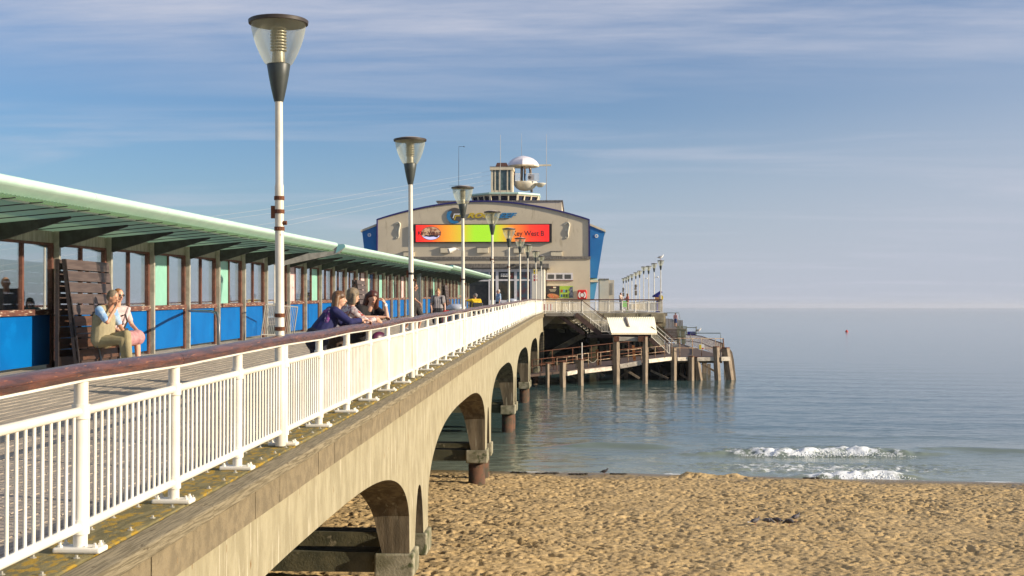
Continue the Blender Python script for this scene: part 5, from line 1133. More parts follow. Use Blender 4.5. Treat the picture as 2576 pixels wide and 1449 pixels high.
# ------------------------------------------------------------------ people
def remesh(o, vox, it=2):
    m = o.modifiers.new('r', 'REMESH'); m.mode = 'VOXEL'; m.voxel_size = vox; m.use_smooth_shade = True
    m = o.modifiers.new('s', 'SMOOTH'); m.factor = .5; m.iterations = it; return o
def cloth(name, c1, c2=None, c3=None, sc_=14, s3=22, t3=.56, rough=.85): return M(name, c1, c2, sc_, rough, c3=c3, s3=s3, t3=t3)
BASE = dict(pelvis=(0, 0, .95), chest=(0, 0, 1.27), neck=(0, -.01, 1.43), head=(0, .02, 1.56),
            shL=(-.18, -.01, 1.39), shR=(.18, -.01, 1.39), elL=(-.24, -.03, 1.12), elR=(.24, -.03, 1.12), wrL=(-.25, .06, .88), wrR=(.25, .06, .88),
            hdL=(0, .05, -1), hdR=(0, .05, -1), hpL=(-.09, 0, .93), hpR=(.09, 0, .93), knL=(-.10, .03, .50), knR=(.10, .03, .50), anL=(-.10, 0, .08), anR=(.10, 0, .08), toL=(-.11, .16, .03), toR=(.11, .16, .03), look=(0, 1, 0))
def hand(g, w_, d, pal, side, curl=.5, fing=True):
    """palm and five bent fingers from wrist w_ along d; pal = direction the palm faces; side = towards the thumb"""
    d = Vector(d).normalized(); pal = Vector(pal); pal = (pal - d * pal.dot(d)).normalized(); sd = d.cross(pal).normalized() * side
    for k in (-1, 0, 1): g.cap(w_ + d * .01 + sd * .018 * k, w_ + d * .085 + sd * .024 * k, .017, .014, 8)
    if not fing: g.cap(w_ + d * .08, w_ + d * .13 + pal * .05, .03, .02, 8); return
    for i, (o_, ln) in enumerate(((.033, .068), (.012, .078), (-.010, .072), (-.032, .055))):
        p0 = w_ + d * .088 + sd * o_; a = curl * 1.0; d1 = (d * math.cos(a * .6) + pal * math.sin(a * .6)); p1 = p0 + d1 * ln * .45
        d2 = (d * math.cos(a * 1.5) + pal * math.sin(a * 1.5)); p2 = p1 + d2 * ln * .32; d3 = (d * math.cos(a * 2.2) + pal * math.sin(a * 2.2)); p3 = p2 + d3 * ln * .25
        g.cap(p0, p1, .0092, .0088, 6); g.cap(p1, p2, .0088, .0082, 6); g.cap(p2, p3, .0082, .0072, 6)
    q = w_ + d * .025 + sd * .028; t1 = q + (d * .7 + sd * .7 + pal * .2) * .038; t2 = t1 + (d * .95 + sd * .15 + pal * .3) * .032
    g.cap(w_ + d * .01 + sd * .015, q, .016, .014, 6); g.cap(q, t1, .0125, .0105, 6); g.cap(t1, t2, .0105, .009, 6)
def person(label, loc, rz, J=None, top=None, sleeve=.5, bottom=None, legf=1.0, hairm=None, hair='short', shoe=None, bulk=1.0, vox=.010, sk=None, fing=True, s=1.0, extras=None, curl=.5, skirt=False, palL=None, palR=None, sh_bare=False):
    j = {k: Vector(v) for k, v in BASE.items()}
    for k, v in (J or {}).items(): j[k] = Vector(v)
    sk = sk or skin
    t = thing('person', label, 'person', loc, (0, 0, rz)); t.scale = (s, s, s)
    L_ = j['look'].normalized(); up = (j['head'] - j['neck']).normalized(); up = (up * .35 + Vector((0, 0, 1)) * .65); up = (up - L_ * up.dot(L_)).normalized(); rt_ = L_.cross(up)
    H = j['head']; rot = Matrix((rt_, L_, up)).transposed()
    g = G(); b = bulk
    P_, C_, Nk = j['pelvis'], j['chest'], j['neck']; mid = (P_ + C_) / 2
    acr = (j['shR'] - j['shL']).normalized()
    def torso(g, inf, z0=0.):
        for sd in (-1, 0, 1):
            g.cap(P_ + acr * .065 * sd * b, mid + acr * .055 * sd * b, .100 * b + inf, .098 * b + inf, 12); g.cap(mid + acr * .055 * sd * b, C_ + acr * .075 * sd, .098 * b + inf, .100 + .01 * b + inf, 12)
        g.cap(C_ + acr * .08, j['shR'] - acr * .02, .095 + inf, .062 + inf); g.cap(C_ - acr * .08, j['shL'] + acr * .02, .095 + inf, .062 + inf)
        g.cap(j['shL'], j['shR'], .058 + inf, .058 + inf)
    torso(g, 0)
    g.cap(Nk - Vector((0, 0, .06)), H - up * .06, .055, .05)
    g.ball(H + up * .012, (.074, .093, .105), 14, 10, rot); g.ball(H - up * .055 + L_ * .022, (.052, .062, .055), 10, 8, rot); 
    g.cap(H + L_ * .088 + up * .005, H + L_ * .108 - up * .022, .010, .015, 6)
    for sd in (-1, 1): g.ball(H + rt_ * .077 * sd - L_ * .005 - up * .005, (.012, .022, .032), 6, 5, rot)
    g.cap(H + L_ * .085 - up * .055, H + L_ * .086 - up * .056 + rt_ * .01, .014, .014, 6)
    for sd in 'LR':
        a, e, w_ = j['sh' + sd], j['el' + sd], j['wr' + sd]
        g.cap(a, e, .048 * (b * .5 + .5), .038); g.cap(e, w_, .037, .026)
        sgn = 1 if sd == 'L' else -1
        pal = (palL if sd == 'L' else palR) or (-(w_ - C_).normalized() if False else Vector((0, .3, -1)) if abs(j['hd' + sd].normalized().z) < .7 else Vector((-sgn * -1 if False else sgn, 0, 0)))
        hand(g, w_, j['hd' + sd], pal, sgn if abs(j['hd' + sd].normalized().z) >= .7 else sgn, curl, fing)
        h_, k_, an, to = j['hp' + sd], j['kn' + sd], j['an' + sd], j['to' + sd]
        g.cap(h_, k_, .082 * (b * .5 + .5), .055); g.cap(k_, k_ + (an - k_) * .4, .053, .054); g.cap(k_ + (an - k_) * .4, an, .054, .036); g.cap(an - Vector((0, 0, .02)), to, .036, .028)
    remesh(obj('body', g, sk, t), vox)
    cv = max(vox, .011)
    if top:
        g = G(); torso(g, .014)
        for sd in 'LR':
            a, e, w_ = j['sh' + sd], j['el' + sd], j['wr' + sd]
            f = min(1, sleeve / .5); g.cap(a, a + (e - a) * f, .064 * (b * .5 + .5), .056)
            if sleeve > .5: g.cap(e, e + (w_ - e) * ((sleeve - .5) / .5), .055, .042)
        remesh(obj('top', g, top, t), cv)
    if bottom:
        g = G()
        for sd in (-1, 0, 1): g.cap(P_ + acr * .06 * sd * b + Vector((0, 0, .03)), P_ + acr * .055 * sd * b - Vector((0, 0, .03)), .117 * b, .117 * b, 12)
        for sd in 'LR':
            h_, k_, an = j['hp' + sd], j['kn' + sd], j['an' + sd]; f = min(1, legf / .5)
            g.cap(h_, h_ + (k_ - h_) * f, .10 * (b * .5 + .5), .075 + (.03 if f < 1 else 0))
            if legf > .5: g.cap(k_, k_ + (an - k_) * ((legf - .5) / .5), .073, .060)
        if skirt:
            for f in (0, .33, .66, 1):
                for sd in 'LR':
                    q = j['hp' + sd] + (j['kn' + sd] - j['hp' + sd]) * f; g.ball(q, .12 + .02 * f, 10, 7)
                g.ball(((j['hpL'] + j['hpR']) / 2) * (1 - f) + ((j['knL'] + j['knR']) / 2) * f, .13, 10, 7)
        remesh(obj('trousers' if not skirt else 'skirt', g, bottom, t), cv)
    if shoe:
        for sd in 'LR':
            an, to = j['an' + sd], j['to' + sd]; g = G(); d = (to - an); d.z = 0
            dn = d.normalized() if d.length > .01 else Vector((0, 1, 0)); z_ = to.z - .005
            heel = Vector((an.x, an.y, an.z - .05)) - dn * .04; g.cap(heel, heel + dn * .1, .043, .04); g.cap(heel + dn * .1, Vector((to.x, to.y, to.z + .005)) + dn * .03, .042, .034)
            remesh(obj('shoe', g, shoe, t), cv)
    if hairm:
        g = G(); bk = -L_
        g.ball(H + up * .034 + bk * .018, (.084, .096, .094), 14, 9, rot)
        g.ball(H + up * .0 + bk * .05, (.080, .062, .085), 12, 8, rot)
        for sd in (-1, 1): g.ball(H + rt_ * .066 * sd + up * .02 + bk * .02, (.022, .05, .055), 8, 6, rot)
        if hair == 'bob':
            for sd in (-1, -.5, 0, .5, 1): g.cap(H + bk * (.06 - abs(sd) * .03) + rt_ * .07 * sd + up * .02, H + bk * (.06 - abs(sd) * .03) + rt_ * .075 * sd - up * .10, .042, .034)
            g.ball(H + up * .06 + bk * .01, (.095, .105, .085), 12, 8, rot)
        if hair == 'long':
            g.ball(H + up * .05 + bk * .01, (.095, .102, .085), 12, 8, rot)
            for sd in (-1, -.6, -.2, .2, .6, 1):
                a = H + bk * (.065 - abs(sd) * .035) + rt_ * .078 * sd + up * .03; m_ = a - up * .15 + rt_ * .02 * sd + bk * .01; e = Vector((m_.x, m_.y, m_.z)) - Vector((0, 0, .12)) + bk * .02
                g.cap(a, m_, .045, .046); g.cap(m_, e, .046, .025)
        if hair == 'bun': g.ball(H + up * .12 + bk * .03, .042, 8, 6)
        remesh(obj('hair', g, hairm, t), cv)
    # face: eyes, brows and mouth
    if fing:
        g = G()
        for sd in (-1, 1): g.ball(H + L_ * .084 + rt_ * .031 * sd + up * .012, (.012, .007, .006), 8, 5, rot)
        obj('eyes', g, M('eye_dark', (.03, .02, .015), rough=.2), t, smooth=True)
        g = G()
        for sd in (-1, 1): g.cap(H + L_ * .087 + rt_ * .018 * sd + up * .030, H + L_ * .080 + rt_ * .045 * sd + up * .031, .004, .003, 5)
        obj('eyebrows', g, hairm or black, t, smooth=True)
        g = G(); g.cap(H + L_ * .097 - rt_ * .020 - up * .050, H + L_ * .097 + rt_ * .020 - up * .050, .0055, .0055, 6); obj('mouth', g, M('lips', (.34, .09, .07), rough=.4), t, smooth=True)
    if extras: extras(t, j, H, L_, up, rt_)
    return t
def rzof(fx_, fy_): return math.atan2(fy_, fx_) - math.pi / 2
def dk(x, y): return (x, y, deckz(y) - .045 + camber(x))
navyc = cloth('cardigan_navy', (.012, .014, .09), (.008, .010, .06)); ptn = cloth('yoke_pattern', (.05, .02, .12), (.22, .04, .22), (.60, .52, .60), 20, 26, .52)
hairbr = cloth('hair_brown', (.075, .033, .014), (.16, .08, .03), sc_=16, rough=.5); hairg = cloth('hair_greyblond', (.24, .18, .11), (.13, .10, .065), sc_=18, rough=.6); hairr = cloth('hair_auburn', (.10, .025, .012), (.045, .015, .010), sc_=14, rough=.45)
jeans = cloth('dark_trousers', (.012, .013, .03), (.008, .008, .02))
LEAN = dict(pelvis=(0, -.16, .96), chest=(0, .05, 1.25), neck=(0, .12, 1.41), head=(0, .17, 1.535), shL=(-.19, .07, 1.36), shR=(.19, .07, 1.36), hpL=(-.1, -.15, .93), hpR=(.1, -.15, .93), knL=(-.11, -.13, .5), knR=(.11, -.13, .5), anL=(-.12, -.20, .08), anR=(.12, -.20, .08), toL=(-.13, -.05, .03), toR=(.13, -.05, .03))
def w1x(t, j, H, L_, up, rt_):
    g = G(); sh = (j['shR'] - j['shL']).normalized(); c = (j['shL'] + j['shR']) / 2
    for k in (-1, -.5, 0, .5, 1): g.cap(c + sh * .15 * k + Vector((0, -.075, -.02)), c + sh * .16 * k + Vector((0, -.115, -.15)), .05, .05)
    g.cap(c - sh * .14, c + sh * .14, .072, .072); remesh(obj('patterned_yoke', g, ptn, t), .011)
    g = G()
    for k in (-1, 1): g.cap(j['pelvis'] + Vector((.13 * k, .02, -.05)), j['pelvis'] + Vector((.15 * k, .05, -.38)), .05, .06)
    remesh(obj('tunic_hem', g, ptn, t), .012)
person('woman in a navy cardigan with long brown hair leaning on the rail, seen from behind', dk(-3.64, 18.15), rzof(.93, .37), dict(LEAN, elR=(.26, .28, 1.20), wrR=(.16, .50, 1.235), hdR=(-.15, 1, -.15), elL=(-.28, .26, 1.18), wrL=(-.12, .46, 1.235), hdL=(.5, 1, -.1), look=(.25, .97, -.05), chest=(0, .02, 1.24)), navyc, .86, jeans, 1, hairbr, 'long', black, 1.38, extras=w1x, curl=.8, sk=skinp)
def w2x(t, j, H, L_, up, rt_):
    g = G(); g.cap(j['shR'] + Vector((.02, -.03, .05)), j['pelvis'] + Vector((.16, .05, .0)), .012, .012, 6); g.box(.10, .24, -.12, .10, .56, .86); bevel(obj('brown_bag', g, cloth('bag_brown', (.12, .06, .025), (.30, .20, .10)), t), .03)
person('woman with short grey-blonde hair and white-red patterned top turned away at the rail', dk(-3.56, 19.0), rzof(.85, .53), dict(LEAN, elR=(.24, .26, 1.19), wrR=(.12, .50, 1.235), hdR=(-.1, .6, -.7), elL=(-.25, .25, 1.18), wrL=(-.08, .44, 1.235), hdL=(.6, .8, -.1), look=(-.2, .97, -.1), head=(0, .15, 1.575), neck=(0, .1, 1.43)), cloth('top_white_red', (.58, .50, .48), (.22, .19, .21), (.26, .04, .035), 16, 17, .50), .88, cloth('trousers_brown', (.05, .03, .02)), 1, hairg, 'bob', black, 1.12, extras=w2x, curl=.9, sk=skinp)
def w3x(t, j, H, L_, up, rt_):
    g = G(); g.ball((-.05, .30, .86), (.17, .08, .13), 12, 8); obj('purple_handbag', g, cloth('bag_purple', (.09, .012, .05), (.05, .008, .03), rough=.4), t, smooth=True)
    g = G(); w_ = j['wrL']; d = (j['wrL'] - j['elL']).normalized(); g.cap(w_ - d * .03, w_ - d * .012, .031, .031, 12); obj('watch', g, whitec, t, smooth=True)
person('auburn-haired woman in a black top leaning on the rail, hand to her forehead', dk(-3.54, 20.75), rzof(.80, -.60), dict(LEAN, elL=(-.10, .44, 1.22), wrL=(-.13, .36, 1.44), hdL=(.25, -.35, 1), elR=(.27, .25, 1.22), wrR=(.02, .46, 1.225), hdR=(-1, .15, -.1), head=(-.02, .17, 1.545), look=(.42, .90, -.18)), cloth('top_black', (.010, .007, .008), (.006, .005, .006)), .36, cloth('trousers_black', (.007, .006, .007)), 1, hairr, 'long', black, 1.22, extras=w3x, curl=.7, palL=Vector((.6, -.8, 0)), sk=skinp)
# elderly couple on the bench
SIT = dict(pelvis=(0, 0, .58), chest=(0, .07, .93), neck=(0, .12, 1.12), head=(0, .19, 1.27), shL=(-.19, .06, 1.06), shR=(.19, .06, 1.06), hpL=(-.1, .03, .55), hpR=(.1, .03, .55), knL=(-.1, .46, .58), knR=(.1, .46, .56), anL=(-.1, .50, .11), anR=(.1, .52, .11), toL=(-.11, .66, .05), toR=(.11, .68, .05))
def vest(t, j, H, L_, up, rt_):
    g = G(); P_, C_ = j['pelvis'], j['chest']
    for sd in (-1, 0, 1):
        g.cap(P_ + Vector((.085 * sd, 0, 0)), C_ + Vector((.085 * sd, 0, 0)), .150, .136, 12)
    g.cap(j['shL'] + Vector((.05, 0, 0)), j['shR'] - Vector((.05, 0, 0)), .086, .086); remesh(obj('waistcoat', g, cloth('vest_khaki', (.36, .31, .19), (.29, .25, .155), sc_=6), t), .011)
person('elderly man in a khaki waistcoat on the bench, hand at his mouth', (-8.92, 23.15, deckz(23.2) + .07), rzof(.97, -.25), dict(SIT, elR=(.25, .26, .86), wrR=(.08, .30, 1.10), hdR=(-.35, -.02, 1), elL=(-.24, .16, .80), wrL=(-.12, .34, .66), hdL=(.3, 1, -.2), knL=(.06, .50, .66), anL=(.14, .60, .28), toL=(.12, .76, .20), look=(-.05, .93, -.32), chest=(0, .02, .93)), cloth('shirt_blue', (.20, .36, .62), (.40, .52, .68), sc_=8), .42, cloth('trousers_khaki', (.33, .28, .155), (.27, .225, .125), sc_=5), .97, cloth('hair_grey', (.22, .18, .13), (.14, .11, .08), sc_=20), 'short', cloth('shoe_navy', (.015, .015, .05)), 1.22, extras=vest, s=1.13, curl=1.0, palR=Vector((-.5, .6, 0)))
def glassesx(t, j, H, L_, up, rt_):
    g = G()
    for sd in (-1, 1): g.ball(H + L_ * .093 + rt_ * .034 * sd + up * .010, (.028, .006, .020), 10, 6, Matrix((rt_, L_, up)).transposed())
    g.cap(H + L_ * .095 - rt_ * .03 + up * .012, H + L_ * .095 + rt_ * .03 + up * .012, .004, .004, 5); obj('sunglasses', g, black, t, smooth=True)
def w4x(t, j, H, L_, up, rt_):
    glassesx(t, j, H, L_, up, rt_)
    g = G(); g.tube([(.05, .22, .95), (.02, .30, .98), (-.02, .30, .86), (.03, .28, .74)], .016, 6); g.box(-.07, .07, .20, .27, .62, .74); obj('camera_bag', g, black, t)
    g = G(); g.cap(j['shL'] + Vector((0, .08, .02)), j['chest'] + Vector((-.07, .14, -.1)), .035, .03); g.cap(j['shR'] + Vector((0, .08, .02)), j['chest'] + Vector((.07, .14, -.1)), .035, .03); remesh(obj('scarf', g, cloth('scarf_white', (.66, .55, .55), (.6, .45, .46)), t), .011)
person('woman in sunglasses and a pale pink top on the bench beside the elderly man', (-9.05, 24.1, deckz(24.1) + .07), rzof(.86, -.5), dict(SIT, elR=(.27, .10, .80), wrR=(.12, .34, .68), hdR=(-.2, 1, -.3), elL=(-.27, .12, .80), wrL=(-.20, .40, .66), hdL=(.3, 1, -.3), head=(0, .10, 1.31), neck=(0, .06, 1.15), chest=(0, .02, .93), look=(.1, 1, -.08)), cloth('top_pink', (.58, .45, .43), (.50, .37, .37), (.34, .30, .36), 10, 16, .6), .34, cloth('skirt_pink', (.50, .26, .26), (.42, .20, .21)), .5, cloth('hair_ginger', (.33, .13, .035), (.20, .075, .025), sc_=20), 'short', cloth('shoe_tan', (.40, .20, .12)), 1.12, extras=w4x, s=1.12, skirt=True, sk=skinp)
# walkers on the boardwalk
WALK = dict(knL=(-.09, .22, .52), anL=(-.09, .12, .12), toL=(-.09, .27, .05), knR=(.09, -.02, .50), anR=(.09, -.32, .14), toR=(.09, -.20, .04), elR=(.24, .10, 1.12), wrR=(.24, .30, .98), elL=(-.24, -.14, 1.14), wrL=(-.24, -.12, .90))
person('tall man in sunglasses and dark shorts striding behind the second lamp post', dk(-6.45, 49.6), rzof(.97, -.2), WALK, cloth('polo_dark', (.045, .04, .04)), .36, cloth('shorts_dark', (.03, .026, .025)), .46, cloth('hair_shaved', (.10, .07, .05)), 'short', cloth('shoe_white', (.62, .60, .60)), 1.1, .012, s=1.13, extras=glassesx, fing=True)
def bpk(t, j, H, L_, up, rt_):
    g = G(); g.ball((0, -.20, 1.20), (.16, .11, .24), 12, 8); obj('backpack', g, cloth('pack_maroon', (.05, .012, .015)), t, smooth=True)
    g = G()
    for sd in (-1, 1): g.tube([(.13 * sd, -.08, 1.45), (.14 * sd, .10, 1.38), (.15 * sd, .12, 1.20), (.17 * sd, -.05, 1.02)], .022, 6)
    obj('straps', g, black, t, smooth=True)
person('blonde woman in a grey T-shirt with a backpack walking towards the camera', dk(-4.98, 44.8), rzof(.12, -1), dict(head=(0, .05, 1.55), look=(0, .9, -.45), elR=(.25, .02, 1.12), wrR=(.22, .16, .95), knR=(.1, .12, .5), anR=(.1, .05, .1), anL=(-.1, -.12, .1)), cloth('tee_grey', (.27, .25, .26), (.22, .21, .22)), .30, cloth('shorts_black', (.02, .02, .025)), .45, cloth('hair_blonde', (.42, .25, .11), (.32, .18, .08)), 'bun', cloth('trainers_red', (.45, .03, .02)), 1.08, .012, s=1.02, extras=bpk, sk=skinp)
t = thing('suitcase', 'bright red rounded suitcase rolled beside the woman with the backpack', 'suitcase', dk(-4.52, 43.9)); g = G(); g.box(-.20, .20, -.12, .12, .08, .98); bevel(obj('shell', g, cloth('case_red2', (.55, .02, .012), rough=.4), t), .09, 4)
g = G(); g.tube([(-.12, 0, .02), (-.12, 0, .1)], .04, 8); g.tube([(.12, 0, .02), (.12, 0, .1)], .04, 8); obj('wheels', g, black, t); g = G(); g.tube([(-.08, .1, .95), (-.08, .1, 1.08), (.08, .1, 1.08), (.08, .1, .95)], .012, 6); obj('handle', g, black, t)
t = thing('mobility_scooter', 'red and black mobility scooter carrying the woman in yellow', 'mobility scooter', dk(-4.85, 60.0), (0, 0, rzof(-.35, 1)))
g = G(); g.box(-.26, .26, -.35, .75, .18, .30); g.box(-.28, .28, -.45, .05, .30, .52); bevel(obj('chassis', g, cloth('scooter_red', (.30, .03, .02), rough=.4), t), .04)
g = G(); g.box(-.26, .26, -.38, .08, .60, .70); g.box(-.25, .25, -.46, -.36, .66, 1.10); g.box(-.04, .04, -.2, -.1, .5, .62); bevel(obj('seat', g, cloth('seat_black', (.02, .02, .022), rough=.5), t), .03)
g = G(); g.tube([(0, .68, .3), (0, .52, .98)], .03, 8); g.tube([(-.25, .48, .98), (.25, .48, .98)], .018, 6); obj('tiller', g, black, t, smooth=True)
for x_, y_ in ((-.28, -.28), (.28, -.28), (-.22, .62), (.22, .62)): g = G(); g.tube([(x_ - .05, y_, .15), (x_ + .05, y_, .15)], .15, 14); obj('wheel', g, black, t, auto=40)
SITS = {k: (v[0], v[1] - .12, v[2] + .16) for k, v in SIT.items()}
person('grey-haired woman in a bright yellow top on the scooter pointing up to the left', dk(-4.85, 60.0), rzof(-.35, 1), dict(SITS, elL=(-.45, .02, 1.20), wrL=(-.72, .05, 1.40), hdL=(-1, .1, .5), elR=(.30, .05, .98), wrR=(.22, .28, .90), hdR=(-.2, 1, -.2), look=(-.8, .6, .1)), cloth('top_yellow', (.68, .46, .01), (.60, .40, .01), sc_=6), .42, cloth('trousers_grey', (.22, .2, .18)), 1, cloth('hair_grey2', (.20, .18, .17)), 'short', black, 1.35, .013)
person('white-bearded man in a blue checked shirt standing by the porch', dk(-4.46, 71.5), rzof(-.85, -.35), dict(elR=(.25, -.02, 1.12), elL=(-.25, .0, 1.12)), cloth('shirt_check', (.10, .22, .42), (.42, .50, .60), (.03, .06, .16), 22, 30, .55), .40, cloth('trousers_black2', (.02, .018, .02)), 1, cloth('hair_white', (.50, .44, .40), (.4, .35, .3)), 'short', black, 1.15, .013, s=1.06)
person('bald man in a dark printed T-shirt bending behind the nearest glass', dk(-10.95, 23.55), rzof(.3, -1), dict(head=(0, .22, 1.52), neck=(0, .10, 1.42), chest=(0, .03, 1.26), look=(.1, .75, -.66), shL=(-.21, .03, 1.36), shR=(.21, .03, 1.36)), cloth('tee_navy_print', (.02, .03, .05), (.02, .025, .04), (.20, .06, .06), 5, 7, .64), .36, jeans, 1, None, 'short', black, 1.6, .013, s=1.08, fing=False)
person('dark-haired child behind the glass right of the bald man', dk(-11.15, 25.0), rzof(.2, -1), dict(), cloth('tee_teal', (.03, .08, .09)), .36, jeans, 1, cloth('hair_dark', (.03, .02, .014)), 'bob', black, 1.0, .013, s=.80, fing=False)
person('person in a blue cap and yellow vest seen through the middle shelter glass', dk(-12.9, 59.0), rzof(0, -1), dict(), cloth('vest_yellow_blue', (.55, .42, .04), (.03, .06, .25), sc_=5), .45, jeans, 1, cloth('cap_blue', (.02, .05, .22)), 'short', black, 1.1, .015, s=1.0, fing=False)
kw = dict(vox=.016, fing=False)
c = at(1561.6, 740, 124); person('person in a dark cap and pale top, left of the pair on the pier head', (c.x, 124, deckz(124)), rzof(.8, -.6), dict(elR=(.26, .1, 1.15), wrR=(.1, .25, 1.2)), cloth('top_pale', (.55, .45, .38), (.35, .25, .2)), .45, cloth('trs', (.08, .08, .1)), 1, cloth('cap_dark', (.02, .02, .03)), 'short', black, 1.15, s=1.04, **kw)
c = at(1578.6, 740, 124.5); person('woman in a coral top on the pier head, right of the person in the cap', (c.x, 124.5, deckz(124)), rzof(-.9, -.3), dict(elR=(.26, .1, 1.15), wrR=(.1, .3, 1.25)), cloth('top_coral', (.55, .20, .14)), .45, cloth('trs2', (.25, .05, .05)), 1, cloth('hair_br2', (.18, .08, .04)), 'bob', black, 1.1, s=.98, **kw)
c = at(1691.3, 822, 156.0); person('child in a pink T-shirt and blue shorts standing on the raised platform', (c.x, SP + 3.0, at(1691.3, 822.5, SP + 3.0).z + .02), rzof(.5, .8), dict(), cloth('tee_pink', (.55, .30, .32)), .36, cloth('shorts_blue', (.03, .07, .22)), .5, cloth('hair_br3', (.14, .07, .04)), 'short', black, 1.0, s=.99, **kw)
UP = dict(elR=(.16, .05, 1.60), wrR=(.10, .08, 1.80), hdR=(0, 0, 1), elL=(-.16, .05, 1.60), wrL=(-.08, .08, 1.80), hdL=(0, 0, 1))
for lab, px, py, sx3, r_, Jx in (('helmeted climber standing between the columns with raised arms on the roof tower', 1320.5, 458, 1, rzof(-.8, -.3), UP), ('helmeted climber behind the bannered cage on the roof tower', 1334.5, 452, 1, rzof(-.9, -.2), UP), ('climber half hidden behind the booth on the roof tower', 1293.5, 456, 1, rzof(1, -.2), {})):
    c = at(px, py, DY - br_ * .45); person(lab, (c.x, c.y, bz + .03), r_, Jx, cloth('climb_top', (.30, .22, .14), (.12, .1, .1)), .36, cloth('climb_trs', (.015, .02, .04)), 1, cloth('helmet_white', (.7, .68, .66)), 'short', black, 1.0, s=.95, **kw)
# ------------------------------------------------------------------ small things on the head
t = thing('pay_telescope', 'dark blue coin telescope on a post at the pier-head rail', 'telescope', (at(1653, 785, 113.4).x, 113.4, hz))
tb = M('telescope_blue', (.018, .02, .22), rough=.4)
g = G(); g.tube([(0, 0, 0), (0, 0, 1.2)], .07, 10); g.lathe([(.2, 0), (.2, .04), (.08, .06)], 12); obj('stand', g, tb, t, auto=40)
g = G(); g.box(-.18, .18, -.12, .12, 1.05, 1.35); obj('coin_box', g, M('box_orange', (.40, .20, .06), rough=.6), t); g = G(); g.tube([(-.42, 0, 1.42), (-.1, 0, 1.5), (.42, 0, 1.88)], [.07, .17, .13], 10); g.box(-.14, .14, -.1, .1, 1.35, 1.6); obj('telescope_tube', g, tb, t, auto=40)
t = thing('head_bin', 'grey bin with a yellow notice beside the blue telescope', 'litter bin', (at(1664, 785, 114).x - .1, 114, hz)); g = G(); g.box(-.24, .20, -.2, .2, 0, 1.55); bevel(obj('body', g, M('bin_taupe', (.26, .23, .2), rough=.6), t), .04)
g = G(); g.prism([(.13 * math.cos(k * .5), .22 * math.sin(k * .5)) for k in range(12)], (.12, -.21, 1.3), (1, 0, 0), (0, 0, 1), (0, .01, 0)); obj('yellow_notice', g, MATS['sgyellow_field'], t)
t = thing('lime_chair', 'lime green folding chair behind the pier-head railing', 'chair', (at(1571, 785, 117).x, 117, hz + .05)); lm_ = M('lime', (.16, .60, .05), rough=.5)
g = G(); g.box(-.24, .24, -.02, .02, .42, .95); obj('backrest', g, lm_, t); g = G(); g.box(-.24, .24, -.45, .02, .40, .44); obj('seat', g, lm_, t)
for x_, y_ in ((-.22, -.42), (.22, -.42), (-.22, 0), (.22, 0)): g = G(); g.tube([(x_, y_, -.05), (x_, y_, .4)], .015, 5); obj('leg', g, lm_, t)
for k, (px, lab, c_) in enumerate(((1378, 'red and white striped bundle on the landing by the corner of the railing', (.45, .05, .06)), (1545, 'row of low silver tables on the pier head behind the railing', (.45, .45, .46)))):
    q = at(px, 770, 116 + 2 * k)
    if k == 0:
        t = thing('kiosk_cart', lab, 'cart', (q.x, 116, hz)); 
        for i in range(6): g = G(); g.box(-.4 + .15 * i, -.27 + .15 * i, -.2, .2, .1, .75); obj('panel', g, M('cart_red', (.42, .04, .06), rough=.5) if i % 2 == 0 else whitec, t)
        g = G(); g.tube([(-.55, -.1, .35), (-.55, .1, .35)], .33, 16); obj('wheel', g, black, t, auto=40)
    else:
        for i in range(3):
            t = thing('cafe_table', ['left', 'middle', 'right'][i] + ' silver cafe table on the pier head beside the grey cabin', 'table', (at(1522 + 11 * i, 770, 119).x, 119, hz), group='cafe tables on the pier head')
            g = G(); g.lathe([(.38, .95), (.40, .98), (.38, 1.0)], 14); obj('tabletop', g, M('table_silver', (.5, .5, .5), rough=.35, metal=.6), t); g = G(); g.tube([(0, 0, 0), (0, 0, .96)], .04, 6); obj('leg', g, steel, t)
# ------------------------------------------------------------------ birds
pgm = [M('pigeon_a', (.13, .12, .13), (.08, .08, .09), 20, .7), M('pigeon_b', (.075, .06, .065), (.12, .11, .12), 20, .7), M('pigeon_dark', (.03, .025, .028), (.05, .045, .05), 20, .6), whitec]
def bird(label, cat, loc, rz, s, m, wing=None, peck=0., tail=None, grp=None, legs=True, name='pigeon'):
    t = thing(name, label, cat, loc, (0, 0, rz), grp); t.scale = (s, s, s); g = G()
    hd = Vector((0, .13, .26)).lerp(Vector((0, .20, .09)), peck)
    g.ball((0, 0, .155), (.062, .125, .066), 12, 8, Matrix.Rotation(math.radians(20 - 35 * peck), 3, 'X')); g.cap((0, .08, .18), hd, .045, .028, 8); g.ball(hd, (.027, .034, .029), 8, 6); g.cap((0, -.10, .14), (0, -.2, .12 + .03 * peck), .035, .014, 8)
    remesh(obj('body', g, m, t), .008, 1)
    for sd in (-1, 1):
        g = G(); g.ball((.055 * sd, -.03, .165), (.016, .115, .045), 8, 6, Matrix.Rotation(math.radians(18), 3, 'X')); obj('wing', g, wing or m, t, smooth=True)
    g = G(); g.cap(hd + Vector((0, .03, -.004)), hd + Vector((0, .055, -.012)), .007, .003, 5); obj('beak', g, black, t)
    g = G(); g.box(-.03, .03, -.27, -.17, .115 + .03 * peck, .125 + .03 * peck); obj('tail', g, tail or m, t)
    if legs:
        g = G()
        for sd in (-1, 1): g.tube([(.025 * sd, 0, .1), (.025 * sd, 0, .006), (.025 * sd, .035, .004)], .005, 5)
        obj('legs', g, M('legs_pink', (.35, .10, .08), rough=.6), t)
    return t
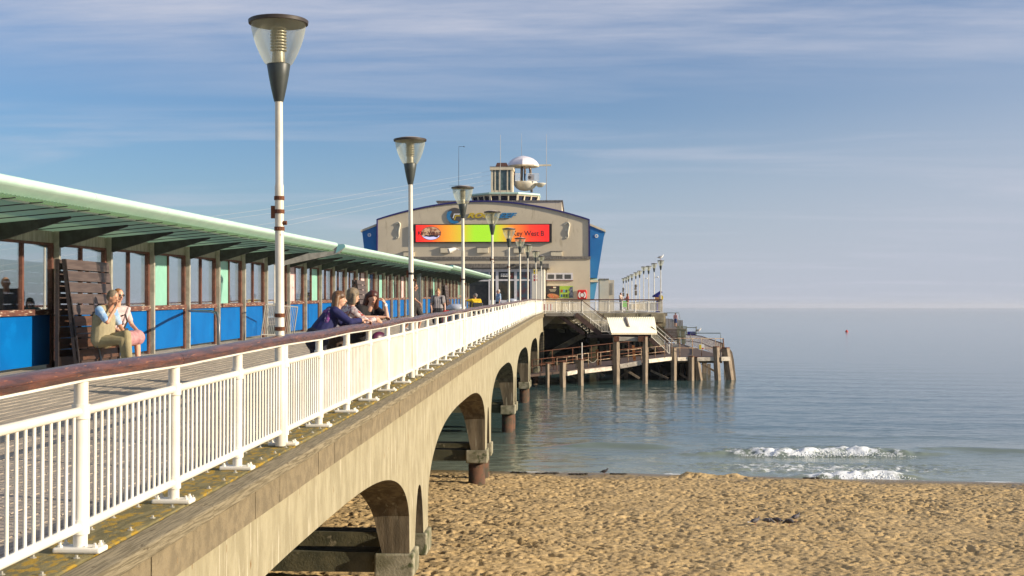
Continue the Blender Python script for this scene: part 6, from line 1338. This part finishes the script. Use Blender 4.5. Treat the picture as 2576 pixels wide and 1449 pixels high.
def onsand(px, py):
    lo, hi = 15.0, 60.0
    for _ in range(40):
        m_ = (lo + hi) / 2; q = at(px, py, m_); h = float(sandh(np.array([q.x]), np.array([m_]))[0])
        if q.z > h: lo = m_
        else: hi = m_
    q = at(px, py, lo); return Vector((q.x, lo, q.z + .0))
for (px, py, rz, lab, m, wg, pk, tl) in ((1900, 1325, -70, 'grey pigeon with barred wings standing at the left end of the flock on the sand', 0, pgm[0], 0, pgm[3]), (1932, 1324, -110, 'grey pigeon bending down, second from the left of the flock', 0, pgm[0], .9, None), (1956, 1323, 60, 'dark pigeon with a white tail patch in the middle of the flock', 2, pgm[1], .6, pgm[3]), (1986, 1327, 75, 'dark pigeon pecking at the sand, nearest of the flock', 2, pgm[2], 1.0, None), (2002, 1315, -60, 'pale grey pigeon standing behind the others at the right', 0, pgm[1], 0, None)):
    q = onsand(px, py) + Vector((0, 0, .03)); bird(lab, 'pigeon', q, math.radians(rz), 0.78, pgm[m], wg, pk, tl, 'pigeons on the sand')
q = onsand(1521, 1194); bird('lone dark bird at the water edge left of the sand mounds', 'bird', q, math.radians(-90), .8, pgm[2], name='crow')
gullw = M('gull_grey', (.30, .31, .33), rough=.6)
l0, h0 = headl[0]; bird('grey and white gull standing on the nearest pier-head lamp', 'gull', (l0.location.x, l0.location.y, hz + h0 + .05), math.radians(-80), 1.75, whitec, gullw, name='gull')
q = at(1757, 835, 120); bird('white gull perched over the rusty fence behind the stage', 'gull', (q.x, q.y, q.z - .1), math.radians(-90), 1.7, whitec, gullw, name='gull')
# weed and debris along the waterline, buoy at sea
g = G()
for px, py in ((1372, 1191.5), (1378, 1191.5), (1452, 1193.5), (2042, 1204), (1560, 1194), (1300, 1190)):
    q = onsand(px, py)
    for k in range(7): g.ball((q.x + R.uniform(-.3, .3), q.y + R.uniform(-.08, .08), q.z + .02), (R.uniform(.05, .16), .05, .03), 6, 4)
tag(obj('seaweed', g, M('weed', (.03, .025, .02), rough=.8), smooth=True), 'dark scraps of seaweed along the waterline', kind='stuff')
q = at(2130, 834, 5.9 * F / (834 - 772)); g = G(); g.lathe([(.15, -.2), (.36, -.1), (.36, .15), (.22, .3), (.06, .5)], 14, (q.x, q.y, WATER)); tag(obj('buoy', g, M('buoy_red', (.6, .06, .03), rough=.5), auto=40), 'small red buoy far out on the calm sea', 'buoy')
# ------------------------------------------------------------------ sea air
hg = G(); hg.box(-4200, 4200, -75, 9500, WATER - 9.0, 19.0)
hm = bpy.data.materials.new('sea_haze'); hm.use_nodes = True; t_ = hm.node_tree; t_.nodes.remove(t_.nodes['Principled BSDF'])
pv = t_.nodes.new('ShaderNodeVolumePrincipled'); pv.inputs['Color'].default_value = (.90, .93, 1, 1); pv.inputs['Density'].default_value = .00009; pv.inputs['Anisotropy'].default_value = .2
t_.links.new(pv.outputs[0], t_.nodes['Material Output'].inputs['Volume'])
HAZE = True
if HAZE: tag(obj('haze', hg, hm), 'thin sea haze softening the horizon', kind='stuff')
